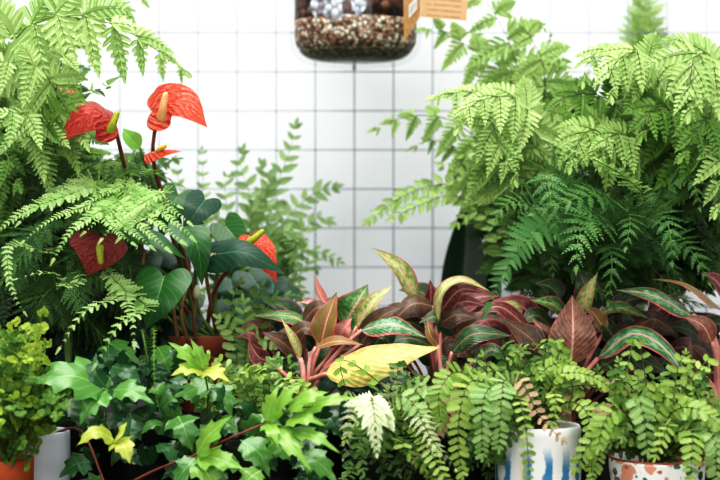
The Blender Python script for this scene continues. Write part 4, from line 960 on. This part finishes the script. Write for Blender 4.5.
for tip, w, m in (((279,384,-.61),24,'ivy_bright'), ((304,382,-.61),24,'ivy_bright'), ((330,392,-.62),26,'ivy_bright'), ((362,398,-.62),22,'ivy_bright'), ((326,426,-.63),24,'ivy_bright'), ((341,454,-.64),22,'ivy_bright'), ((312,472,-.64),28,'ivy_bright'), ((279,449,-.63),22,'ivy_bright')):
    dx = tip[0] - N1[0]; far = abs(dx) > 55
    bs = N1 if not far else (N1[0] + dx * .32, N1[1] + (tip[1] - N1[1]) * .3 - 3, -.61)
    iv([bs, ((bs[0]+tip[0])/2, (bs[1]+tip[1])/2 - 5, (bs[2]+tip[2])/2 - .008), tip], w, m, 'lobed')
stem([(266,423,-.6),(290,410,-.612),(330,404,-.62)], .001, 'stem_green', False); stem([(266,423,-.6),(295,430,-.618),(325,440,-.63)], .001, 'stem_green', False)
iv([(196,456,-.59),(208,436,-.605),(232,415,-.61)], 36, 'ivy_bright'); iv([(196,456,-.59),(216,458,-.605),(246,470,-.61)], 34, 'ivy_bright'); iv([(195,457,-.59),(206,472,-.605),(222,498,-.61)], 32, 'ivy_bright')
iv([(196,456,-.59),(186,468,-.6),(170,490,-.6)], 30, 'ivy'); iv([(92,462,-.55),(76,464,-.56),(58,478,-.56)], 34, 'ivy_deep'); iv([(240,440,-.58),(258,452,-.59),(270,478,-.59)], 34, 'ivy'); iv([(300,455,-.6),(318,462,-.61),(338,484,-.61)], 34, 'ivy'); iv([(262,470,-.6),(250,478,-.61),(240,500,-.61)], 30, 'ivy_bright')
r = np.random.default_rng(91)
for i in range(95):                                  # filler leaves, mostly a darker green standing in for shade inside the plant
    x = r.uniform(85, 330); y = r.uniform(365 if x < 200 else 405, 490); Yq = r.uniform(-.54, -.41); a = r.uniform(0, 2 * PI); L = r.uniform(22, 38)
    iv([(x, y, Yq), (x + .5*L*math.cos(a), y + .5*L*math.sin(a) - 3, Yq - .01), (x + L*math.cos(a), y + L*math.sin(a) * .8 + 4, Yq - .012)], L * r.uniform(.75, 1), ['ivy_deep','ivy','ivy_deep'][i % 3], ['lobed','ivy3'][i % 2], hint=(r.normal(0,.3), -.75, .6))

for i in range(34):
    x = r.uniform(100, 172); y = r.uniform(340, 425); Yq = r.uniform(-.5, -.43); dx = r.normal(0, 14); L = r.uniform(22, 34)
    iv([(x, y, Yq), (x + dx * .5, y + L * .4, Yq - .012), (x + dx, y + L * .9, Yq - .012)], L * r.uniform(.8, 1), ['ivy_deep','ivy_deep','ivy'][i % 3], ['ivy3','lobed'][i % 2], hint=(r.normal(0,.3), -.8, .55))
# trailing creeper under the pink stalks
b = px_base(262, -.49, 0)
TH = Thing('creeping_fig', b, 'creeper with tiny round pale leaves between the grape ivy and the pink stalks', 'creeper')
cr = pot(TH, *b, .035, .1, 'plastic')
r = np.random.default_rng(5)
for i in range(26):
    x = r.uniform(200, 335); y = r.uniform(348 if x < 285 else 388, 405); Yq = r.uniform(-.52, -.45)
    P = [cr, at((x+262)/2 + r.normal(0,6), (y+400)/2 - 12, -.49), at(x - r.uniform(-10,10), y - 4, Yq), at(x + r.uniform(-14,14), y + r.uniform(2,16), Yq - .01)]
    add_frond(TH, P, 'button', ['creeper','button_dark','creeper','button_cool'][i % 4], hint=(r.normal(0,.3),-.8,.5), plen=.0085, n=9, start=.3, stemr=.0006)
# trailing clubmoss strand
b = px_base(150, -.42, 0)
TH = Thing('trailing_clubmoss', b, 'thin trailing clubmoss strand hanging through the grape ivy below the heart leaf', 'clubmoss')
cr = pot(TH, *b, .028, .11, 'plastic')
for k, pts in enumerate(([(150,345,-.5),(154,330,-.55),(154,370,-.575),(157,400,-.58),(165,430,-.585)], [(146,345,-.5),(142,330,-.54),(146,350,-.56),(148,368,-.565)])):
    add_frond(TH, [cr] + px_pts(pts), 'feather', 'fern_mid', hint=(0,-.95,.3), plen=.0042, n=44, start=.3, stemr=.0008)

# ================= foreground button ferns
b = px_base(538, -.53, 0)
zr = at(0, 424, -.53)[2]
TH = Thing('button_fern', b, 'button fern in the white ceramic pot with blue brush stripes', 'fern')
cr = pot(TH, b[0], b[1], 0, m_(43, -.53), zr, 'striped', 'straight')
def bf(pts, mat='button', spec='buttons', **kw):
    k = dict(hint=(0,-.85,.55), seed=random.randint(0, 99999), stemr=.0009); k.update(kw)
    add_frond(TH, [cr] + px_pts(pts), spec, mat, 'stem_dark', **k)
bf([(525,405,-.55),(515,385,-.575),(522,382,-.59),(537,412,-.6),(550,428,-.605),(564,441,-.605)], 'button_brown', n=13, start=.4, plen=.0095)
bf([(515,400,-.56),(495,385,-.58),(483,400,-.6),(482,430,-.605),(482,456,-.605)], 'button_cool', n=15, start=.35, plen=.0145)
bf([(520,395,-.56),(505,380,-.58),(502,395,-.6),(500,420,-.605),(499,448,-.605)], 'button_cool', n=15, start=.35, plen=.0145)
bf([(505,400,-.55),(475,380,-.57),(462,400,-.59),(458,440,-.595),(462,475,-.595)], 'button', n=16, start=.35, plen=.015)
bf([(525,400,-.56),(520,400,-.6),(526,430,-.62),(530,485,-.62)], 'button', n=17, start=.25, plen=.0085)
bf([(545,402,-.56),(552,392,-.58),(556,402,-.6),(552,425,-.605)], 'button', n=10, start=.3, plen=.009)
bf([(548,395,-.55),(558,375,-.56),(585,374,-.565),(608,386,-.57),(628,408,-.57)], 'button', n=22, start=.25, plen=.0105, hint=(0,-.6,.8))
bf([(555,395,-.55),(585,385,-.55),(620,390,-.56),(625,406,-.565),(594,413,-.57)], 'button_brown', n=16, start=.6, plen=.01, hint=(0,-.7,.7))
bf([(560,405,-.55),(580,405,-.57),(590,425,-.585),(592,480,-.59)], 'button', n=16, start=.3, plen=.0105)
bf([(565,408,-.54),(596,410,-.56),(602,440,-.575),(590,485,-.58)], 'button', n=16, start=.35, plen=.011)
bf([(540,400,-.54),(540,375,-.55),(560,362,-.55),(575,366,-.55)], 'button', n=13, start=.3, plen=.012)
bf([(500,400,-.54),(460,372,-.55),(440,390,-.57),(440,425,-.575)], 'button', n=16, start=.4, plen=.014)
spray(TH, cr, [(455,375,560,408,-.58,-.5),(430,380,490,470,-.58,-.5),(470,400,505,470,-.585,-.55),(440,420,495,480,-.57,-.5),(500,365,600,390,-.54,-.45)], 'buttons', ['button','button_dark','button','button_dark'], 46, seed=101, plen=.0115, lift=.035, n=14, stemr=.0009, stem='stem_dark')

b = px_base(657, -.55, 0)
zr = at(0, 457, -.55)[2]
TH = Thing('button_fern', b, 'button fern in the white pot with pink and green splotches, bottom right', 'fern')
cr = pot(TH, b[0], b[1], 0, m_(48, -.55), zr, 'splotch', 'round', 'terracotta_dark')
bf([(640,440,-.57),(622,410,-.59),(605,420,-.6),(598,448,-.61)], 'button', n=11, start=.3, plen=.015)
bf([(650,440,-.57),(640,400,-.59),(638,395,-.6),(645,425,-.61),(648,452,-.615)], 'button_cool', n=11, start=.35, plen=.016)
bf([(640,440,-.57),(615,425,-.59),(592,440,-.6),(575,470,-.6)], 'button', n=12, start=.3, plen=.014)
bf([(660,435,-.57),(675,410,-.58),(700,410,-.6),(725,430,-.61)], 'button', n=13, start=.3, plen=.015)
bf([(670,440,-.57),(700,420,-.59),(715,445,-.61),(716,480,-.61)], 'button_cool', n=13, start=.3, plen=.016)
bf([(665,440,-.57),(690,430,-.6),(692,450,-.62),(690,478,-.625)], 'button', n=11, start=.3, plen=.014)
bf([(645,430,-.56),(625,385,-.55),(618,360,-.55)], 'button_cool', n=14, start=.3, plen=.009, hint=(0,-.95,.2))
bf([(680,430,-.56),(688,390,-.54),(686,352,-.53)], 'button', n=15, start=.3, plen=.009, hint=(0,-.95,.2))
bf([(655,440,-.58),(668,425,-.61),(662,440,-.625),(655,458,-.63)], 'button', n=9, start=.35, plen=.011)
spray(TH, cr, [(600,395,720,432,-.6,-.5),(590,420,625,455,-.6,-.54),(690,400,740,470,-.6,-.54),(610,380,700,420,-.56,-.46)], 'buttons', ['button','button_dark','button_cool','button'], 42, seed=111, plen=.0125, lift=.03, n=12, stemr=.0009, stem='stem_dark')

b = px_base(395, -.5, 0)
TH = Thing('button_fern', b, 'low fern with one pale whitish frond, bottom centre below the yellow leaf', 'fern')
cr = pot(TH, *b, .042, .095, 'plastic')
bf([(385,425,-.53),(372,398,-.6),(374,412,-.64),(377,456,-.65)], 'fern_lemon', 'leather', n=26, start=.42, plen=.019, hint=(0,-.8,.6))
bf([(380,425,-.53),(356,406,-.6),(349,420,-.63),(343,460,-.64)], 'fern_lemon', 'fine', n=14, start=.42, plen=.018, hint=(0,-.9,.4))
bf([(395,420,-.53),(390,390,-.54),(402,372,-.55),(416,378,-.55)], 'fern_lemon', 'fine', n=10, start=.4, plen=.016, hint=(0,-.8,.5))
bf([(405,425,-.53),(412,405,-.56),(432,440,-.6),(456,470,-.61)], 'fern_lemon', 'fine', n=16, start=.3, plen=.02, hint=(0,-.85,.5))
bf([(410,425,-.53),(425,440,-.58),(440,470,-.61),(455,495,-.61)], 'button', 'buttons', n=14, start=.3, plen=.0125)
bf([(405,420,-.53),(412,395,-.55),(425,385,-.56),(435,402,-.57)], 'button_cool', n=11, start=.3, plen=.015)
bf([(400,420,-.53),(395,400,-.56),(408,398,-.57),(425,420,-.58)], 'button_cool', n=11, start=.3, plen=.016)
bf([(415,420,-.52),(440,398,-.53),(450,405,-.54),(430,440,-.57),(415,460,-.58)], 'button_brown', n=16, start=.4, plen=.01)
spray(TH, cr, [(350,400,450,480,-.58,-.48),(380,440,460,490,-.6,-.5),(340,440,420,490,-.59,-.5),(385,390,450,430,-.56,-.48)], 'buttons', ['button_dark','button','button_dark'], 36, seed=121, plen=.0135, lift=.03, n=11, stemr=.0009, stem='stem_dark')
spray(TH, cr, [(350,430,420,490,-.58,-.52)], 'fine', ['fern_mid','fern_lacy'], 10, seed=122, plen=.02, lift=.03, n=12, stemr=.0008)

# dark begonia leaf behind it
b = px_base(372, -.43, 0)
TH = Thing('potted_houseplant', b, 'dark smooth leaved plant half hidden under the yellow leaf', 'houseplant')
cr = pot(TH, *b, .03, .09, 'plastic')
for pts, w in (([(350,378,-.45),(365,382,-.465),(385,408,-.465)], 34), ([(362,395,-.46),(350,400,-.475),(338,418,-.475)], 26), ([(385,385,-.44),(402,388,-.45),(415,405,-.45)], 28), ([(345,372,-.43),(330,380,-.44),(318,400,-.44)], 28)):
    al_mb = MB(); blade(al_mb, px_pts(pts), m_(w, -.45), 'heart', hint=(0,-.85,.5), fold=.1, cup=.2, var=random.random()); o = TH.part('leaf', al_mb, M['anth_blue'])
    q = MB(); q.tube(curve([cr, (cr + at(*pts[0])) / 2 + np.array([0, 0, .01]), at(*pts[0])], 10), .0018, .0014, 7); TH.part('leaf_stalk', q, M['stem_brown'], o)

# ================= hanging glass jar terrarium
JX, JY, JZ = at(355.5, 65, -.085)[0], -.085, at(355.5, 65, -.085)[2]
JR = m_(66, -.085)
M['glass'] = None
t = NT('clear_glass'); gl = t.n('BsdfGlossy'); gl.inputs['Roughness'].default_value = .04
tp = t.n('BsdfTransparent'); tp.inputs[0].default_value = (.93, .95, .94, 1)
lw = t.n('LayerWeight'); lw.inputs[0].default_value = .5
f = t.math('MULTIPLY_ADD', t.math('POWER', lw.outputs['Facing'], 4.0), .45, .03)
mx = t.n('MixShader'); t.l(f, mx.inputs[0]); t.l(tp.outputs[0], mx.inputs[1]); t.l(gl.outputs[0], mx.inputs[2]); M['glass'] = t.done(mx.outputs[0])
def pebble(name, stops, scale, rough=.7):
    t = NT(name); tc = t.n('TexCoord'); v = t.n('TexVoronoi'); v.inputs['Scale'].default_value = scale; t.l(tc.outputs['Object'], v.inputs['Vector'])
    s = t.n('SeparateColor'); t.l(v.outputs['Color'], s.inputs[0])
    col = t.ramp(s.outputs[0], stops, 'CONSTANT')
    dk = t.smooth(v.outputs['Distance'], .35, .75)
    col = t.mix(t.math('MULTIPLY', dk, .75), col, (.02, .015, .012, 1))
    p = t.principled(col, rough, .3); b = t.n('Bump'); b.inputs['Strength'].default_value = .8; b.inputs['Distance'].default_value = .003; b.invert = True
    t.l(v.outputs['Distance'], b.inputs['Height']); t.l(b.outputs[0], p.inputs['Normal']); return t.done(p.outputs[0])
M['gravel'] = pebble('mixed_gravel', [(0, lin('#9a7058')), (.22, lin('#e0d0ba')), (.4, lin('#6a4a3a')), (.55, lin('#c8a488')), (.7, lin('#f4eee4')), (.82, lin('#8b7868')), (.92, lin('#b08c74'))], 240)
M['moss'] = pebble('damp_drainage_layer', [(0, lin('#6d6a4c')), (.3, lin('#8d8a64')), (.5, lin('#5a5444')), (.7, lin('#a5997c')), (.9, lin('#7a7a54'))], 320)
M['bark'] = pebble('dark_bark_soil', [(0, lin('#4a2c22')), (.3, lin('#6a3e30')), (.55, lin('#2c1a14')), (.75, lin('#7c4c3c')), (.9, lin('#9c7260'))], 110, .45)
M['pale_mottle'] = pebble('pale_patch', [(0, lin('#b9bccb')), (.3, lin('#e6e8f0')), (.55, lin('#9a8c94')), (.75, lin('#d4d6e2')), (.92, lin('#8a6a5e'))], 130, .35)
def jar(x, y, z, R, H, label, full=True):
    th = Thing('glass_terrarium', (x, y, z), label, 'terrarium', None)
    c = R * .38
    pr = [(0, .003)] + [(R - c + c * math.sin(a), c - c * math.cos(a)) for a in np.linspace(.0, PI / 2, 10)] + [(R, H * .7)] + [(R - c * (1 - math.cos(a)), H * .7 + c * math.sin(a)) for a in np.linspace(.2, PI / 2 * .9, 6)] + [(R * .55, H), (R * .57, H * 1.03)]
    q = MB(); q.lathe(pr, (x, y, z), 56, squash=.8); th.part('glass', q, M['glass'])
    ri = R * .925; ci = c * .92
    def layer(name, z0, z1, mat, bump, seed):
        rr = np.random.default_rng(seed)
        def rad(h): return ri - ci + math.sqrt(max(0, ci * ci - max(0, ci - h) ** 2)) if h < ci else ri
        hs = np.linspace(z0, z1, 5)
        pr = [(0, z0)] + [(rad(h), h) for h in hs] + [(rad(z1) * .6, z1 + bump), (0, z1 + bump)]
        q = MB(); q.lathe(pr, (x, y, z + .006), 56, squash=.8); th.part(name, q, M[mat])
    layer('drainage_layer', 0.0, R * .13, 'moss', 0, 1); layer('gravel', R * .13, R * .58, 'gravel', 0, 2)
    layer('soil', R * .58, R * 1.3, 'bark', .006, 3)
    rr = np.random.default_rng(9)
    # pale mottled patches just inside the front glass
    for a0, a1, z0, z1 in ((-.78, -.14, .62, 1.22), (-.1, .16, .66, 1.18)):
        V = []; F = []; n, k = 14, 10
        for i in range(n + 1):
            for j in range(k + 1):
                u = i / n; v = j / k; a = a0 + (a1 - a0) * (.5 + (u - .5) * (1 - .5 * abs(v - .45))) + .04 * math.sin(9 * v + a0 * 5)
                V.append((x + R * .935 * math.sin(a), y - R * .8 * .935 * math.cos(a), z + R * (z0 + (z1 - z0) * v + .05 * math.sin(u * 7))))
        for i in range(n):
            for j in range(k):
                a = i * (k + 1) + j; F.append([a, a + k + 1, a + k + 2, a + 1])
        q = MB(); q.add(V, F); th.part('pale_patch', q, M['pale_mottle'])
    q = MB(); zt = z + H
    q.tube(curve([(x - R * .5, y, zt), (x, y + .02, zt + .03), (x + R * .5, y, zt)], 16), .0015, None, 6)
    q.tube([(x, y + .02, zt + .03), (x, .0, zt + .03)], .0015, None, 6); th.part('wire_hanger', q, M['wire'])
    return th
JT = jar(JX, JY, JZ, JR, .17, 'rounded clear glass terrarium layered with gravel and soil, hanging at the top centre')
x2, z2 = at(138, 3, -.06)[0], at(138, 3, -.06)[2]
jar(x2, -.06, z2, .022, .09, 'small glass terrarium at the top edge above the orange red flower')

# kraft tag tied to it
t = NT('printed_kraft_card'); uvv, u, v, d = t.uv()
row = t.math('FRACT', t.math('MULTIPLY', v, 11.0)); line = t.math('MULTIPLY', t.math('GREATER_THAN', row, .3), t.math('LESS_THAN', row, .62))
mp = t.n('Mapping'); t.l(uvv, mp.inputs[0]); mp.inputs['Scale'].default_value = (46, 11, 1)
nz = t.noise(mp.outputs[0], 1.0, 2, .6)
ink = t.math('MULTIPLY', t.math('MULTIPLY', line, t.smooth(nz, .36, .46)), t.math('MULTIPLY', t.math('GREATER_THAN', u, .12), t.math('LESS_THAN', u, .86)))
tc = t.n('TexCoord'); fib = t.noise(tc.outputs['Object'], 260, 4)
kc = t.mix(fib, lin('#bd9870'), lin('#d2b08a'))
p = t.principled(t.mix(t.math('MULTIPLY', ink, .55), kc, lin('#7a5334')), .8, .15); M['kraft_print'] = t.done(p.outputs[0])
M['kraft'] = simple('kraft_card', '#b88c5c', .8, .15, 200, '#c89e70')
t = NT('barcode_sticker'); uvv, u, v, d = t.uv()
bars = t.noise(None, 1.0); mp = t.n('Mapping'); t.l(uvv, mp.inputs[0]); mp.inputs['Scale'].default_value = (30, .001, 1)
nz = t.noise(mp.outputs[0], 1.0, 1)
inn = t.math('MULTIPLY', t.math('LESS_THAN', d, .78), t.math('MULTIPLY', t.math('GREATER_THAN', v, .18), t.math('LESS_THAN', v, .82)))
p = t.principled(t.mix(t.math('MULTIPLY', t.math('MULTIPLY', t.math('GREATER_THAN', nz, .5), inn), .7), lin('#eceae6'), lin('#55504c')), .6, .2); M['sticker'] = t.done(p.outputs[0])
TY = -.2
tagT = Thing('cardboard_tag', at(424, 0, TY), 'folded brown kraft card tag with small print, beside the glass jar', 'tag')
def card(pts, mat, name, parent=None, off=0):
    P = [np.array(p_) + np.array([0, -off, 0]) for p_ in pts]; q = MB()
    nv = 2
    back = [p_ + np.array([0, .0006, 0]) for p_ in P]
    q.add(P + back, [[0,1,2,3],[7,6,5,4],[0,4,5,1],[1,5,6,2],[2,6,7,3],[3,7,4,0]], [(0,0),(1,0),(1,1),(0,1)] * 2)
    return tagT.part(name, q, mat, parent, smooth=False)
fl = card([at(421,17,TY-.002), at(467,21,TY-.006), at(469,-40,TY-.006), at(421,-40,TY-.002)], M['kraft_print'], 'printed_flap')
lf_ = card([at(404,43,TY-.022), at(420.6,16,TY-.002), at(420.6,-40,TY-.002), at(403,-22,TY-.022)], M['kraft'], 'side_flap')
def lerp4(a, b_, c_, d_, u, v): return (a*(1-u)+b_*u)*(1-v) + (d_*(1-u)+c_*u)*v
q4 = [at(404,43,TY-.022), at(420.6,16,TY-.002), at(420.6,-40,TY-.002), at(403,-22,TY-.022)]
card([lerp4(*q4, .3, .26), lerp4(*q4, .78, .22), lerp4(*q4, .78, .42), lerp4(*q4, .3, .47)], M['sticker'], 'barcode_sticker', lf_, .0012)
q = MB(); q.tube(curve([at(424,-38,TY-.001), at(415,-70,-.16), at(400,-95,-.1)], 12), .0008, None, 5); tagT.part('string', q, M['stem_brown'])

# ------------------------------------------------------------------ light
world = bpy.data.worlds.new('daylight'); bpy.context.scene.world = world; world.use_nodes = True
wt = world.node_tree; wt.nodes.clear()
wo = wt.nodes.new('ShaderNodeOutputWorld'); wb = wt.nodes.new('ShaderNodeBackground'); wt.links.new(wb.outputs[0], wo.inputs[0])
tc = wt.nodes.new('ShaderNodeTexCoord'); sp = wt.nodes.new('ShaderNodeSeparateXYZ'); wt.links.new(tc.outputs['Generated'], sp.inputs[0])
rp = wt.nodes.new('ShaderNodeValToRGB'); wt.links.new(sp.outputs[2], rp.inputs[0])
rp.color_ramp.elements[0].position = 0.0; rp.color_ramp.elements[0].color = (.25, .26, .25, 1)
rp.color_ramp.elements[1].position = .8; rp.color_ramp.elements[1].color = (1.0, 1.03, 1.1, 1)
wt.links.new(rp.outputs[0], wb.inputs[0]); wb.inputs[1].default_value = 1.0
def area(name, loc, target, sx, sy, power, col=(1, 1, 1)):
    l = bpy.data.lights.new(name, 'AREA'); l.shape = 'RECTANGLE'; l.size = sx; l.size_y = sy; l.energy = power; l.color = col
    o = bpy.data.objects.new(name, l); C.objects.link(o); o.location = loc
    o.rotation_euler = (Vector(target) - Vector(loc)).to_track_quat('-Z', 'Y').to_euler(); return o
area('skylight', (-.25, -.75, 2.0), (0, -.25, .25), 1.6, 1.1, 47, (1, .98, .94))
area('low_wall_fill', (.9, -2.6, .75), (.05, 0, .22), 1.4, 1.0, 15, (1, 1, 1))  # added fill light to lift the lower wall, not a real opening
area('window_daylight', (-.9, -2.7, 1.5), (0, -.2, .2), 1.8, 1.4, 30, (1, .99, .97))

# ------------------------------------------------------------------ camera
cam = bpy.data.cameras.new('camera'); co = bpy.data.objects.new('camera', cam); C.objects.link(co)
co.location = CAM; co.rotation_euler = (PI / 2, 0, 0)
cam.sensor_width = 36; cam.lens = FPX / 720 * 36; cam.clip_start = .05
cam.dof.use_dof = True; cam.dof.focus_distance = 1.43; cam.dof.aperture_fstop = 4.8
bpy.context.scene.camera = co
sc = bpy.context.scene
sc.view_settings.view_transform = 'Standard'; sc.view_settings.look = 'None'
sc.view_settings.exposure = 0.0; sc.view_settings.gamma = 1.0
sc.view_settings.use_curve_mapping = True
cv = sc.view_settings.curve_mapping.curves[3]
for x, y in ((.08, .045), (.25, .22), (.5, .53), (.78, .88)): cv.points.new(x, y)
sc.view_settings.curve_mapping.update()
sc.cycles.max_bounces = 8; sc.cycles.transparent_max_bounces = 12
